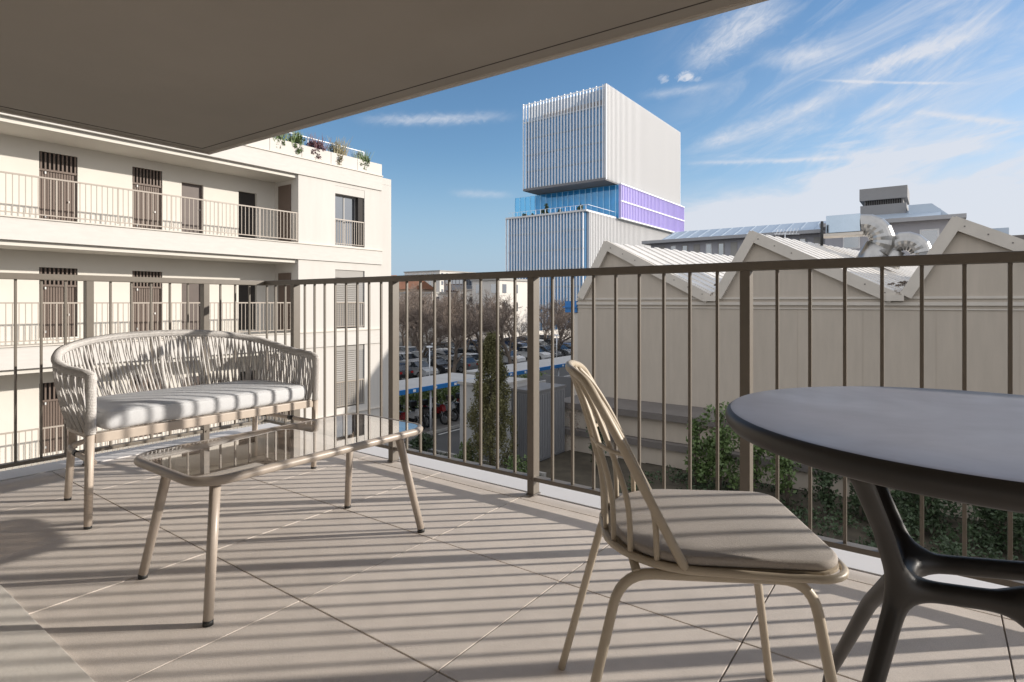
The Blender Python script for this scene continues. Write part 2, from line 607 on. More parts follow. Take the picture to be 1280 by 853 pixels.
# floor tiles: colour differs a little from tile to tile, fine grain
m_tile = mat('porcelain_tile', (.70, .63, .565), .72, .06, 9, bump=.12, bscale=150, var2=.06, scale2=1.1)
m_tile_speck = m_tile
_nt = m_tile.node_tree
_b = _nt.nodes['Principled BSDF']
_oi = _nt.nodes.new('ShaderNodeObjectInfo')
_tc = _nt.nodes.new('ShaderNodeTexCoord')
_ns = _nt.nodes.new('ShaderNodeTexNoise'); _ns.inputs['Scale'].default_value = 420; _ns.inputs['Detail'].default_value = 3
_nt.links.new(_tc.outputs['Object'], _ns.inputs['Vector'])
_mr = _nt.nodes.new('ShaderNodeMapRange'); _mr.inputs[1].default_value = .3; _mr.inputs[2].default_value = .7; _mr.inputs[3].default_value = .86; _mr.inputs[4].default_value = 1.12
_nt.links.new(_ns.outputs[0], _mr.inputs[0])
_mx = _nt.nodes.new('ShaderNodeMixRGB'); _mx.blend_type = 'MULTIPLY'; _mx.inputs[0].default_value = 1
_old = _b.inputs['Base Color'].links[0].from_socket
_nt.links.new(_old, _mx.inputs[1]); _nt.links.new(_mr.outputs[0], _mx.inputs[2]); _nt.links.new(_mx.outputs[0], _b.inputs['Base Color'])

_vm = _nt.nodes.new('ShaderNodeVectorMath'); _vm.operation = 'MULTIPLY_ADD'
_vm.inputs[1].default_value = (1 / .6, 1 / .6, 0); _vm.inputs[2].default_value = (-.16 / .6 + 20, 1.31 / .6 + 20, 0)
_vf = _nt.nodes.new('ShaderNodeVectorMath'); _vf.operation = 'FLOOR'
_wn = _nt.nodes.new('ShaderNodeTexWhiteNoise'); _wn.noise_dimensions = '3D'
_nt.links.new(_tc.outputs['Object'], _vm.inputs[0]); _nt.links.new(_vm.outputs[0], _vf.inputs[0]); _nt.links.new(_vf.outputs[0], _wn.inputs['Vector'])
_m2 = _nt.nodes.new('ShaderNodeMapRange'); _m2.inputs[3].default_value = .94; _m2.inputs[4].default_value = 1.05
_nt.links.new(_wn.outputs['Value'], _m2.inputs[0])
_x2 = _nt.nodes.new('ShaderNodeMixRGB'); _x2.blend_type = 'MULTIPLY'; _x2.inputs[0].default_value = 1
_nt.links.new(_mx.outputs[0], _x2.inputs[1]); _nt.links.new(_m2.outputs[0], _x2.inputs[2]); _nt.links.new(_x2.outputs[0], _b.inputs['Base Color'])

# ================================================================== THE SETTING: ground
GZ = -5.8
mb = MB(); mb.quad((-2500, -2500, GZ), (2500, -2500, GZ), (2500, 2500, GZ), (-2500, 2500, GZ))
struct(mb.build('ground', mat('far_ground', (.12, .11, .095), .95, .25, .02), base=False))
mb = MB(); mb.quad((-66, 16, GZ + .004), (-11.6, 16, GZ + .004), (-11.6, 96, GZ + .004), (-66, 96, GZ + .004))
struct(mb.build('car_park', m_asphalt))
mb = MB(); mb.quad((-33.5, 16, GZ + .008), (-27.6, 16, GZ + .008), (-27.6, 96, GZ + .008), (-33.5, 96, GZ + .008))
struct(mb.build('road', mat('road_asphalt', (.06, .06, .06), .9, .15, .7)))
mb = MB()
for i in range(26):
    y = 22 + i * 2.7
    mb.box(-40.6, -35.6, y - .05, y + .05, GZ + .005, GZ + .0095)
struct(mb.build('parking_markings', m_mark))
mb = MB()
mb.box(-20.6, -15.6, 25.9, 26.02, GZ + .005, GZ + .009)
mb.box(-20.5, -20.38, 21.5, 34, GZ + .005, GZ + .009)
mb.box(-27.3, -27.2, 18, 94, GZ + .005, GZ + .012)
struct(mb.build('road_markings', m_mark))
mb = MB(); mb.box(-26.6, -20.9, 16, 45, GZ, GZ + .12)
struct(mb.build('pavement', m_pave))
mb = MB(); mb.box(-20.9, -20.75, 16, 45, GZ, GZ + .13)
struct(mb.build('kerb', m_kerb))
# planted strip under the balconies with a pale kerb
mb = MB(); mb.box(-13.3, 10, 12.5, 22.6, GZ, GZ + .10); mb.box(-22, -13.31, 12.5, 18.4, GZ, GZ + .10)
struct(mb.build('planting_bed', mat('soil', (.06, .05, .035), .95, .3, 2)))
mb = MB(); mb.box(-22, -12.0, 18.4, 18.55, GZ, GZ + .25)
struct(mb.build('bed_kerb', m_kerb))

# ================================================================== own building: balcony floor, ceiling, wall behind
TX = [-.44 - .6 * k for k in range(-4, 7)]     # tile joints
TY0 = -1.31
tiles = MB()
for i in range(-7, 9):
    for j in range(7):
        x0 = .16 + .6 * i; y0 = TY0 + .6 * j
        x1, y1 = x0 + .6, y0 + .6
        x0 = max(x0, -4.025); y1 = min(y1, 2.383)
        if x1 - x0 < .02 or y1 - y0 < .02: continue
        gx, gy = .0022, .0028
        dz = rnd.uniform(-.0006, .0006)
        tiles.box(x0 + gx, x1 - gx, y0 + gy, y1 - gy, -.018, dz, bev=.0012)
struct(tiles.build('balcony_tiles', m_tile, base=False))
mb = MB(); mb.box(-4.22, 6.5, -1.6, 2.58, -.32, -.0185)
struct(mb.build('balcony_slab', m_fascia, base=False))
mb = MB(); mb.box(-4.02, 6.0, 2.386, 2.60, -.018, .004, bev=.002); mb.box(-4.24, -4.03, -1.5, 2.60, -.018, .004, bev=.002)
struct(mb.build('balcony_edge_coping', m_white_cap, base=False))
mb = MB(); mb.box(-3.6, -.9, -1.45, .545, .002, .010, bev=.002)
struct(mb.build('threshold', m_thresh, base=False))
# ceiling slab (the balcony above)
CZ = 2.40; CXL = -5.69; CYF = 2.78
def cy(x, d=0.0):          # the upper balcony's front edge runs out at a slight angle
    return CYF + .0292 * (x - CXL) - d


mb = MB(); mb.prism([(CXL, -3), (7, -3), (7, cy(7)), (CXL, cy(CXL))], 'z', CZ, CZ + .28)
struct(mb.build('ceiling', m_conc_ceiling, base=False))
mb = MB()
e = .13
mb.prism([(CXL + e, cy(CXL + e, e + .006)), (7, cy(7, e + .006)), (7, cy(7, e)), (CXL + e, cy(CXL + e, e))], 'z', CZ - .003, CZ + .01)
mb.box(CXL + e, CXL + e + .006, -3, cy(CXL + e, e + .009), CZ - .003, CZ + .01)
struct(mb.build('ceiling_drip_groove', m_groove, base=False))
mb = MB()
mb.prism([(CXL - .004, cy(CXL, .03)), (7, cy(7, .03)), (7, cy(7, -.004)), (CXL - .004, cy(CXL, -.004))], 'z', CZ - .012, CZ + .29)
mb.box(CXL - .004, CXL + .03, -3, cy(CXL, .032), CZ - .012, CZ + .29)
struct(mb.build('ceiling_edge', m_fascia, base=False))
mb = MB()
wall_holes(mb, 'y', -1.75, -1.55, -7, 7, -.3, CZ, [(-3.2, -.8, .03, 2.15), (.4, 3.0, .03, 2.15)])
struct(mb.build('rear_wall', m_plaster, base=False))
for (a, b, nm) in ((-3.2, -.8, 0), (.4, 3.0, 0)):
    w = thing('patio_window', ('sliding patio window behind the sofa side of the balcony', 'sliding patio window behind the dining side of the balcony')[a > 0], 'window', ((a + b) / 2, -1.66, .03))
    f = MB()
    for q in (a, (a + b) / 2 - .03, b - .06): f.box(q, q + .06, -1.69, -1.63, .03, 2.15)
    f.box(a + .06, b - .06, -1.688, -1.632, .03, .09); f.box(a + .06, b - .06, -1.688, -1.632, 2.09, 2.15)
    f.build('frame', m_frame, w)
    g = MB(); g.box(a + .06, b - .06, -1.665, -1.655, .09, 2.09); g.build('pane', m_glass_dark, w)

# ================================================================== balcony railings
def railing(name, label, p0, p1, posts, nspace, loc, extra_start=None, along='x'):
    """posts: positions along the axis; balusters fill each bay"""
    t = thing(name, label, 'railing', loc)
    ax = along == 'x'

    def bx(mb_, a0, a1, c0, c1, z0, z1, bev=.0015):
        if ax: mb_.box(a0, a1, loc[1] + c0, loc[1] + c1, z0, z1, bev)
        else: mb_.box(loc[0] + c0, loc[0] + c1, a0, a1, z0, z1, bev)
    ends = sorted((p0, p1))
    r = MB(); bx(r, ends[0], ends[1], -.027, .027, 1.078, 1.112, .003); r.build('top_rail', m_rail, t)
    stops = sorted(set([p0, p1] + list(posts)))
    for a, b in zip(stops[:-1], stops[1:]):
        r = MB(); bx(r, a + (.019 if a in posts else 0), b - (.019 if b in posts else 0), -.02, .02, .074, .094); r.build('bottom_rail', m_rail, t)
        n = max(1, round((b - a) / .1122))
        for k in range(0 if (a == ends[0] and a not in posts and ax) else 1, n):
            c = a + (b - a) * k / n + (.01 if k == 0 else 0)
            s = MB(); bx(s, c - .0058, c + .0058, -.0068, .0068, .094, 1.078); s.build('baluster', m_rail, t)
    for c in posts:
        s = MB(); bx(s, c - .019, c + .019, -.026, .026, .011, 1.078, .002)
        s = s.build('post', m_rail, t)
        q = MB(); bx(q, c - .024, c + .024, -.032, .032, .0045, .011, .002); q.build('shoe', m_hall_dark, s)
        q = MB()
        for zz in (.084,):
            for sg in (-1, 1):
                cc = c + sg * .0
                if ax: q.tube([(cc, loc[1] - .026, zz), (cc, loc[1] - .033, zz)], .007, 8)
                else: q.tube([(loc[0] + .026, cc, zz), (loc[0] + .033, cc, zz)], .007, 8)
                break
        q.build('bolt', m_rail, s)
    return t


railing('balcony_railing', 'long bronze metal balcony railing in front of the factory hall, behind chair and round table', -4.0, 3.46,
        [-3.63, -2.62, -1.61, -.60, .41, 1.42, 2.43, 3.44], 9, (-.3, 2.37, 0))
railing('balcony_railing', 'shorter bronze balcony railing behind the woven sofa, facing the cream apartment building', -1.45, 2.345,
        [1.925, 1.258, .591, -.076, -.743, -1.41], 6, (-4.0, .4, 0), along='y')

# ================================================================== woven sofa
def bendpath(pts, r, n=5):
    """polyline with rounded corners"""
    pts = [Vector(p) for p in pts]
    res = [pts[0]]
    for i in range(1, len(pts) - 1):
        a, b, c = pts[i - 1], pts[i], pts[i + 1]
        u, v = (a - b), (c - b)
        k = min(r, u.length * .49, v.length * .49)
        s_, e_ = b + u.normalized() * k, b + v.normalized() * k
        for j in range(n + 1):
            t = j / n
            res.append(s_ * (1 - t) ** 2 + b * 2 * t * (1 - t) + e_ * t * t)
    res.append(pts[-1])
    return res


sofa = thing('woven_sofa', 'light grey rope woven two-seat sofa with pale cushion in the railing corner', 'sofa', (-3.2, 1.45, 0))
cyl = 1.453
half = [(-2.865, .545, .650), (-3.08, .565, .660), (-3.25, .555, .685), (-3.38, .500, .722), (-3.47, .380, .752), (-3.515, .2, .772)]
topc = [(x, cyl - h, z) for x, h, z in half] + [(-3.525, cyl, .778)] + [(x, cyl + h, z) for x, h, z in half[::-1]]
topc = [(-2.862, .907, .40), (-2.855, .907, .60)] + [(-2.875, .907, .645)] + topc[1:-1] + [(-2.875, cyl * 2 - .907, .645), (-2.855, cyl * 2 - .907, .60), (-2.862, cyl * 2 - .907, .40)]
tp = catmull(topc, 8)
MB().tube(tp, .0185, 10).build('back_frame', m_rope, sofa)
lowh = [(-2.875, .515, .40), (-3.06, .52, .40), (-3.22, .51, .40), (-3.33, .45, .40), (-3.39, .33, .40), (-3.41, .17, .40)]
lowc = [(x, cyl - h, z) for x, h, z in lowh] + [(-3.415, cyl, .40)] + [(x, cyl + h, z) for x, h, z in lowh[::-1]]
lp = catmull(lowc, 8)
MB().tube([(p.x, p.y, p.z - .022) for p in lp], .016, 8).build('seat_ring', m_sofa_alu, sofa)


def resample(pts, n):
    L = [0]
    for a, b in zip(pts[:-1], pts[1:]): L.append(L[-1] + (b - a).length)
    res = []
    j = 0
    for i in range(n):
        t = L[-1] * i / (n - 1)
        while j < len(L) - 2 and L[j + 1] < t: j += 1
        w = (t - L[j]) / max(1e-9, L[j + 1] - L[j])
        res.append(pts[j].lerp(pts[j + 1], w))
    return res


# ropes run from the top tube to the seat ring, leaning in pairs, in two layers
top_u = [p for p in tp if p.z > .64 - .001][1:-1]
NR = 100
T = resample(top_u, NR); B = resample([p.copy() for p in lp], NR)
rope = MB()
rg = random.Random(3)
for i in range(NR):
    for lay, lean in ((0, 2), (1, -2)):
        j = min(NR - 1, max(0, i + lean))
        if lay == 1 and i % 3 == 2: continue
        a, b = T[i].copy(), B[j].copy()
        nrm = Vector((a.x + 3.1, a.y - cyl, 0))
        if nrm.length > 0: nrm.normalize()
        off = nrm * (.012 if lay else -.006)
        b.z = .385
        a += off; b += off
        mid = a.lerp(b, .5) + nrm * .012 + Vector((0, rg.uniform(-.003, .003), 0))
        rope.tube([a, a.lerp(mid, .5) + nrm * .004, mid, mid.lerp(b, .5) + nrm * .003, b], .0052, 5, cap=False)
rope.build('rope_weave', m_rope, sofa)
# rope lashing along the top tube
ring = MB()
for p, q in zip(resample(tp, 420)[:-1], resample(tp, 420)[1:]):
    d = (q - p).normalized()
    a = d.orthogonal().normalized(); c = d.cross(a)
    m = (p + q) / 2
    ring.tube([m + (a * math.cos(t) + c * math.sin(t)) * .0185 + d * .0006 * t for t in [k * math.pi / 4 for k in range(8)]], .0026, 4, closed=True)
ring.build('rope_wrap', m_rope, sofa)
for k in (.27, .5, .73):
    i = int(k * (NR - 1))
    MB().tube([T[i], T[i].lerp(B[i], .5) + Vector((-.012, 0, 0)), B[i]], .010, 8).build('back_strut', m_rope, sofa)
MB().box(-2.895, -2.862, .925, 1.981, .358, .400, .004).build('front_rail', m_sofa_alu, sofa)
for y in (.907, cyl * 2 - .907):
    sg = 1 if y > cyl else -1
    l = MB(); l.tube([(-2.868, y, .40), (-2.885, y + sg * .002, .012)], [.0175, .0155], 10); l = l.build('leg', m_sofa_alu, sofa)
    MB().tube([(-2.885, y + sg * .002, .014), (-2.886, y + sg * .002, .0005)], .0150, 10).build('foot_cap', m_black, l)
    l = MB(); l.tube([(-3.35, y - sg * .085, .385), (-3.383, y - sg * .072, .012)], [.0175, .0155], 10); l = l.build('leg', m_sofa_alu, sofa)
    MB().tube([(-3.383, y - sg * .072, .014), (-3.384, y - sg * .072, .0005)], .0150, 10).build('foot_cap', m_black, l)
# hoop of tube under the seat with black sleeves
hp = [(x if i else -2.88, cyl - h * 1.0, .275) for i, (x, h, z) in enumerate(lowh)]
hoop = catmull([(-2.875, cyl - .53, .275)] + [(x, cyl - h, .275) for x, h, z in lowh[2:]] + [(-3.40, cyl, .275)] + [(x, cyl + h, .275) for x, h, z in lowh[2:][::-1]] + [(-2.875, cyl + .53, .275)], 8)
MB().tube(hoop, .0125, 8).build('lower_hoop', m_sofa_alu, sofa)
hr = resample(hoop, 80)
for k in (9, 31, 60, 70):
    MB().tube(hr[k:k + 3], .0135, 8).build('sleeve', m_black, sofa)
for k in (24, 40, 56):
    p = hr[k]
    MB().tube([(p.x, p.y, .275), (p.x, p.y, .38)], .009, 8).build('hoop_strut', m_sofa_alu, sofa)
# cushion with rounded sides and piping
def cushion(mb_, poly, z0, z1, r, crown=0.0, seg=4):
    """pillow-like slab from a plan outline (list of (x,y)), edge rounded with radius r"""
    cxm = sum(p[0] for p in poly) / len(poly); cym = sum(p[1] for p in poly) / len(poly)
    rings = []
    prof = []
    for k in range(seg + 1):
        a = math.pi / 2 * k / seg
        prof.append((r * (1 - math.sin(a)), z0 + r * (1 - math.cos(a)), 0))
    prof = [(r - r * math.sin(math.pi / 2 * k / seg), z0 + r - r * math.cos(math.pi / 2 * k / seg)) for k in range(seg + 1)]
    prof += [(r - r * math.cos(math.pi / 2 * k / seg), z1 - r + r * math.sin(math.pi / 2 * k / seg)) for k in range(seg + 1)]
    n = len(poly)

    def inset(d):
        res = []
        for i in range(n):
            p = Vector(poly[i]); a = Vector(poly[i - 1]); b = Vector(poly[(i + 1) % n])
            t = (b - a).normalized(); nn = Vector((-t.y, t.x))
            if nn.dot(Vector((cxm, cym)) - p) < 0: nn = -nn
            res.append(p + nn * d)
        return res
    for d, z in prof:
        rings.append([mb_.b.verts.new((p.x, p.y, z)) for p in inset(d)])
    for s_ in (.55, .2):
        base_ = inset(r)
        rings.append([mb_.b.verts.new((cxm + (p.x - cxm) * s_, cym + (p.y - cym) * s_, z1 + crown * (1 - s_ * s_))) for p in base_])
    for A, Bq in zip(rings[:-1], rings[1:]):
        for i in range(n):
            mb_.b.faces.new((A[i], A[(i + 1) % n], Bq[(i + 1) % n], Bq[i])).smooth = True
    mb_.b.faces.new(rings[-1]).smooth = True
    mb_.b.faces.new(rings[0][::-1])
    return mb_


def rrect(x0, x1, y0, y1, rs, n=6, sub=0):
    """rounded rectangle; rs = radii at (x1,y1),(x0,y1),(x0,y0),(x1,y0)"""
    pts = []
    for (cx_, cy_, a0), r in zip(((x1, y1, 0), (x0, y1, 90), (x0, y0, 180), (x1, y0, 270)), rs):
        ccx = cx_ - r if cx_ == x1 else cx_ + r
        ccy = cy_ - r if cy_ == y1 else cy_ + r
        for k in range(n + 1):
            a = R(a0 + 90 * k / n)
            pts.append((ccx + r * math.cos(a), ccy + r * math.sin(a)))
    return pts


mb = MB()
poly = rrect(-3.38, -2.868, .955, 1.951, (.035, .20, .20, .035))
cushion(mb, poly, .402, .488, .028, .012)
cu = mb.build('cushion', m_cushion, sofa)
pp = [(x, y, .462) for x, y in rrect(-3.381, -2.867, .954, 1.952, (.035, .20, .20, .035))]
MB().tube([(x, y, .478) for x, y in rrect(-3.372, -2.874, .961, 1.945, (.035, .2, .2, .035))], .0035, 5, closed=True).build('piping', m_cushion, cu)

# ================================================================== coffee table
ct = thing('coffee_table', 'low taupe metal coffee table with tinted glass top in front of sofa', 'coffee table', (-1.98, 1.28, 0))
X0, X1, Y0, Y1 = -2.208, -1.715, .812, 1.745
rp = rrect(X0, X1, Y0, Y1, (.09,) * 4, 8)
MB().tube([(x, y, .425) for x, y in rp], .0145, 10, closed=True).build('rim', m_tbl_alu, ct)
MB().prism(rrect(X0 + .008, X1 - .008, Y0 + .008, Y1 - .008, (.083,) * 4, 8), 'z', .430, .437).build('glass_top', m_tinted, ct)
for (fx, fy), (tx, ty) in (((-1.7365, .845), (-1.772, .885)), ((-2.214, .855), (-2.11, .90)), ((-1.727, 1.712), (-1.772, 1.625)), ((-2.205, 1.711), (-2.11, 1.655))):
    l = MB(); l.tube([(tx, ty, .418), (fx, fy, .012)], [.0165, .0145], 12); l = l.build('leg', m_tbl_alu, ct)
    MB().tube([(fx, fy, .016), (fx, fy, .0006)], .0150, 12).build('foot_cap', m_black, l)

# ================================================================== dining chair
ch = thing('slatted_chair', 'sand coloured metal chair with fan of back rods and grey seat pad', 'chair', (-.443, 1.228, 0), math.atan2(.52, .855))
# local x = forward, y = left (far side from the view)
ZS = .466
seat_pl = rrect(-.170, .262, -.205, .205, (.06, .17, .17, .06), 8)
mb = MB(); mb.tube([(x, y, ZS - .006 * (x > .1)) for x, y in seat_pl], .0075, 8, closed=True); mb.build('seat_ring', m_chair, ch, local=True)
mb = MB()
mb.prism(rrect(-.162, .254, -.197, .197, (.055, .165, .165, .055), 8), 'z', ZS - .002, ZS + .0035); mb.build('seat_plate', m_chair, ch, local=True)
mb = MB()
cushion(mb, rrect(-.152, .252, -.198, .198, (.055, .15, .15, .055), 8), ZS + .004, ZS + .0225, .0085, .004); mb.build('seat_pad', m_pad, ch, local=True)
for s_ in (-1, 1):
    path = bendpath([(-.262, .232 * s_, .002), (-.150, .178 * s_, .446), (.195, .178 * s_, .446), (.262, .232 * s_, .002)], .06, 7)
    MB().tube(path, .0098, 10).build('leg_frame', m_chair, ch, local=True)
for xx in (-.12, .13):
    MB().tube([(xx, -.18, .446), (xx, .18, .446)], .009, 8).build('cross_bar', m_chair, ch, local=True)
# back: outer hoop and rods
hoop_pts = [(-.035, -.200, ZS), (-.092, -.183, .575), (-.147, -.165, .682), (-.190, -.148, .760), (-.212, -.128, .795), (-.233, -.085, .810), (-.244, -.035, .814)]
hoop_pts = hoop_pts + [(x, -y, z) for x, y, z in hoop_pts[::-1]]
MB().tube(catmull(hoop_pts, 7), .0088, 10).build('back_hoop', m_chair, ch, local=True)
for k in range(8):
    t = (k - 3.5) / 3.5
    ytop = t * .098
    xtop = -.244 + .018 * t * t
    ztop = .813 - .010 * t * t
    yb = .178 * math.sin(t * 1.15) / math.sin(1.15)
    xb = -.168 + .085 * abs(t) ** 2.2
    p = [(xb, yb, ZS), (xb * .97 + xtop * .03 - .003, yb * .96 + ytop * .04, ZS + .10), (xb * .72 + xtop * .28 - .006, yb * .68 + ytop * .32, ZS + .195), (xb * .33 + xtop * .67 - .002, yb * .32 + ytop * .68, ZS + .285), (xtop, ytop, ztop)]
    MB().tube(catmull(p, 6), .0058, 8).build('back_rod', m_chair, ch, local=True)
br = [(-.138, -.168, .664), (-.165, -.135, .664), (-.188, -.07, .664), (-.196, 0, .664), (-.188, .07, .664), (-.165, .135, .664), (-.138, .168, .664)]
MB().tube(catmull(br, 5), .0046, 8).build('back_brace', m_chair, ch, local=True)

# ================================================================== round table
# centre from the view's ellipse
Xc, Dc = .781, .952
tx, ty = .806 * Xc - .592 * Dc, .592 * Xc + .806 * Dc
rt = thing('round_table', 'round charcoal dining table with branching dark legs beside the slatted chair', 'table', (tx, ty, 0))
mb = MB()
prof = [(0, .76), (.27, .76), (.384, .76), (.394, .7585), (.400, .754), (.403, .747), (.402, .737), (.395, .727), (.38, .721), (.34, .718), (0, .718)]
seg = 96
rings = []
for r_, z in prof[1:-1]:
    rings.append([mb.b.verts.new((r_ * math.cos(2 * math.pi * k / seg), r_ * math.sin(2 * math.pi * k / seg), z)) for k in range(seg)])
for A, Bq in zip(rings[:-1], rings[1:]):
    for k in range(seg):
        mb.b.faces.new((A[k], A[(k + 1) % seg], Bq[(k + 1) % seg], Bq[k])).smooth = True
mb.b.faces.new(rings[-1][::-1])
mb.build('shaded_edge', m_tableedge, rt, local=True)  # rim and underside, with shade painted into their colour
mb = MB()
rg = [[mb.b.verts.new((r_ * math.cos(2 * math.pi * k / seg), r_ * math.sin(2 * math.pi * k / seg), z)) for k in range(seg)] for r_, z in ((.3935, .7588), (.384, .7606), (.27, .7606))]
for A, Bq in zip(rg[:-1], rg[1:]):
    for k in range(seg):
        mb.b.faces.new((A[k], A[(k + 1) % seg], Bq[(k + 1) % seg], Bq[k])).smooth = True
mb.b.faces.new(rg[-1])
mb.build('table_top', m_tabletop, rt, local=True)


def cam2w(a, b):        # offsets given along the view's right / depth axes
    return (.806 * a - .592 * b, .592 * a + .806 * b)


bm = bmesh.new()
sk = bm.verts.layers.skin.verify()


def sv(a, b, z, r):
    x, y = cam2w(a, b)
    v = bm.verts.new((x, y, z))
    v[sk].radius = (r, r)
    return v


nodes = [(-.178, -.055), (-.034, -.105), (.150, -.02), (-.10, .035)]
ndir = [R(203), R(290), R(23), R(97)]
nv = [sv(a, b, .512, .0165) for a, b in nodes]
nv[0][sk].use_root = True
for i, j in ((0, 1), (1, 2), (2, 3), (3, 0)):
    bm.edges.new((nv[i], nv[j]))
for i, dr in enumerate(ndir):
    a, b = nodes[i]
    ca, sa = math.cos(dr), math.sin(dr)
    ca, sa = (math.cos(R(101)), math.sin(R(101))) if i == 3 else (ca, sa)
    u1_ = sv(a * .45 + .29 * ca * .55, b * .45 + .29 * sa * .55, .615, .0140)
    u2_ = sv(.30 * ca, .30 * sa, .700, .0150)
    u3_ = sv(.31 * ca, .31 * sa, .717, .020)
    bm.edges.new((nv[i], u1_)); bm.edges.new((u1_, u2_)); bm.edges.new((u2_, u3_))
    ca, sa = math.cos(dr), math.sin(dr)
    l1_ = sv(a * .55 + .38 * ca * .45, b * .55 + .38 * sa * .45, .36, .0145)
    l2_ = sv(.385 * ca, .385 * sa, .10, .0125)
    l3_ = sv(.405 * ca, .405 * sa, .018, .012)
    bm.edges.new((nv[i], l1_)); bm.edges.new((l1_, l2_)); bm.edges.new((l2_, l3_))
me = bpy.data.meshes.new('table_base_skin'); bm.to_mesh(me); bm.free()
ob = bpy.data.objects.new('table_base_skin', me); C.objects.link(ob)
md = ob.modifiers.new('skin', 'SKIN'); md.use_smooth_shade = True
ob.modifiers.new('sub', 'SUBSURF').levels = 2
dg = bpy.context.evaluated_depsgraph_get()
nm_ = bpy.data.meshes.new_from_object(ob.evaluated_get(dg))
bpy.data.objects.remove(ob)
base = bpy.data.objects.new('table_base', nm_); C.objects.link(base); base.parent = rt
nm_.materials.clear(); nm_.materials.append(m_tablebase)
for p in nm_.polygons: p.use_smooth = True
for a, b in ((-.125, -.115), (-.06, -.15)):
    x, y = cam2w(a, b)

for dr in ndir:
    x, y = cam2w(.407 * math.cos(dr), .407 * math.sin(dr))
    MB().tube([(x, y, .02), (x, y, .0006)], .017, 10).build('foot_cap', m_black, rt, local=True)

# ================================================================== cream apartment building
ab = thing('apartment_building', 'cream apartment building with open galleries, slatted brown doors and roof planters', 'building', (-20, 9, GZ))
FX = -16.6            # front plane of the slab bands
PX = -16.65           # wall plane
LV = [2.9, 0.0, -2.9, -5.8]
YB = 10.98            # where the galleries end
YE = 14.93
YS = -14.0
m = MB()
holes = [(12.4, 13.67, 2.93, 4.98), (12.4, 13.67, .04, 2.08), (12.4, 13.67, -2.72, -.48), (12.4, 13.67, -5.6, -3.4)]
wall_holes(m, 'x', PX - .30, PX, YB, YE, GZ, 5.35, holes)
m.build('corner_wall', m_plaster, ab)
m = MB(); m.box(-26, PX - .30, YE - .3, YE - .002, GZ, 5.35); m.box(-26, PX - .301, YB + .001, YB + .25, GZ, 5.35); m.box(-26, -25.8, YS, YE - .3, GZ, 5.35)
m.build('end_wall', m_plaster, ab)
m = MB()
WX = -18.0
doors = []
for z in LV:
    for (a, b, kind) in ((4.62, 5.42, 's'), (6.69, 7.46, 's'), (7.99, 8.62, 'd'), (9.72, 10.33, 'd'), (-.3, .6, 's'), (1.7, 2.5, 's')):
        h = (1.83 if kind == 's' else 1.62)
        doors.append((a, b, z + .06, z + h + .0, kind))
wall_holes(m, 'x', WX - .2, WX, YS, YB, GZ, 5.3, [d[:4] for d in doors])
m.build('gallery_wall', m_plaster_in, ab)
# slab bands, soffits and lips for each level
for z in (5.8, 2.9, 0.0, -2.9):
    top = z - .05 if z < 5 else 5.62
    bot = z - .55 if z < 5 else 5.10
    b_ = MB(); b_.box(FX - .13, FX, YS, 14.46, bot, top); b_.build('slab_band', m_brick_white, ab)
    b_ = MB(); b_.box(-18.2, FX - .131, YS, YB, bot - .12, top - .03 if z < 5 else 5.3); b_.build('gallery_slab', m_plaster_in, ab)
    b_ = MB(); b_.box(FX - .5, FX + .035, YS, 14.47, top, top + .03); b_.build('slab_nosing', m_hall_trim, ab)
# roof
m = MB(); m.box(-26.02, PX + .0, YS, YE, 5.355, 5.60); m.build('roof', m_plaster, ab)
# doors
for (a, b, z0, z1, kind) in doors:
    if kind == 's':
        d = MB(); d.box(WX - .10, WX - .08, a, b, z0, z1)
        n = max(4, int((b - a) / .055))
        zt = z1 - .46
        for k in range(n):
            y = a + (b - a) * (k + .5) / n
            d.box(WX - .075, WX - .055, y - .021, y + .021, z0, zt - .02)
        d = d.build('slatted_door', m_brown_door, ab)
        l = MB()
        n2 = 9
        for k in range(n2):
            y = a + (b - a) * (k + .5) / n2
            l.box(WX - .07, WX - .02, y - .018, y + .018, zt + .03, z1)
        l.box(WX - .07, WX - .02, a, b, zt - .02, zt + .03)
        l.build('louvre', m_brown_door, d)
        l = MB(); l.box(WX - .078, WX - .074, a, b, zt + .03, z1); l.build('vent_backing', m_dark_void, d)
        l = MB()
        for zz in (z0 + .12, z0 + 1.22): l.box(WX - .03, WX - .022, a + .12, a + .15, zz, zz + .06)
        l.box(WX - .03, WX - .015, b - .2, b - .17, z0 + .55, z0 + .60)
        l.build('hinge', m_lampwhite, d)
    else:
        d = MB(); d.box(WX - .14, WX - .10, a, b, z0, z1); d = d.build('entrance_door', m_brown_dark if a < 9 else m_dark_void, ab)
        l = MB(); l.tube([(WX - .10, b - .08, z0 + .8), (WX - .05, b - .08, z0 + .8)], .012, 6); l.build('handle', m_frame, d)
# door on the gallery's end wall
for z in (2.9, 0, -2.9):
    d = MB(); d.box(-17.75, -17.05, YB - .035, YB - .003, z + .05, z + 1.92); d.build('cupboard_door', m_brown_door, ab)
# gallery balustrades
for z in (2.9, 0.0, -2.9, -5.8):
    g = MB()
    g.box(FX - .08, FX - .045, -2.0, 10.95, z + .80 + .12, z + .835 + .12)
    g.box(FX - .075, FX - .05, -2.0, 10.95, z + .06, z + .085)
    y = 10.93
    k = 0
    while y > -2.0:
        w = .017 if k % 11 == 0 else .0075
        g.box(FX - .07, FX - .055, y - w, y + w, z + .03 if k % 11 == 0 else z + .085, z + .92)
        y -= .115; k += 1
    g.build('gallery_railing', m_grail, ab)
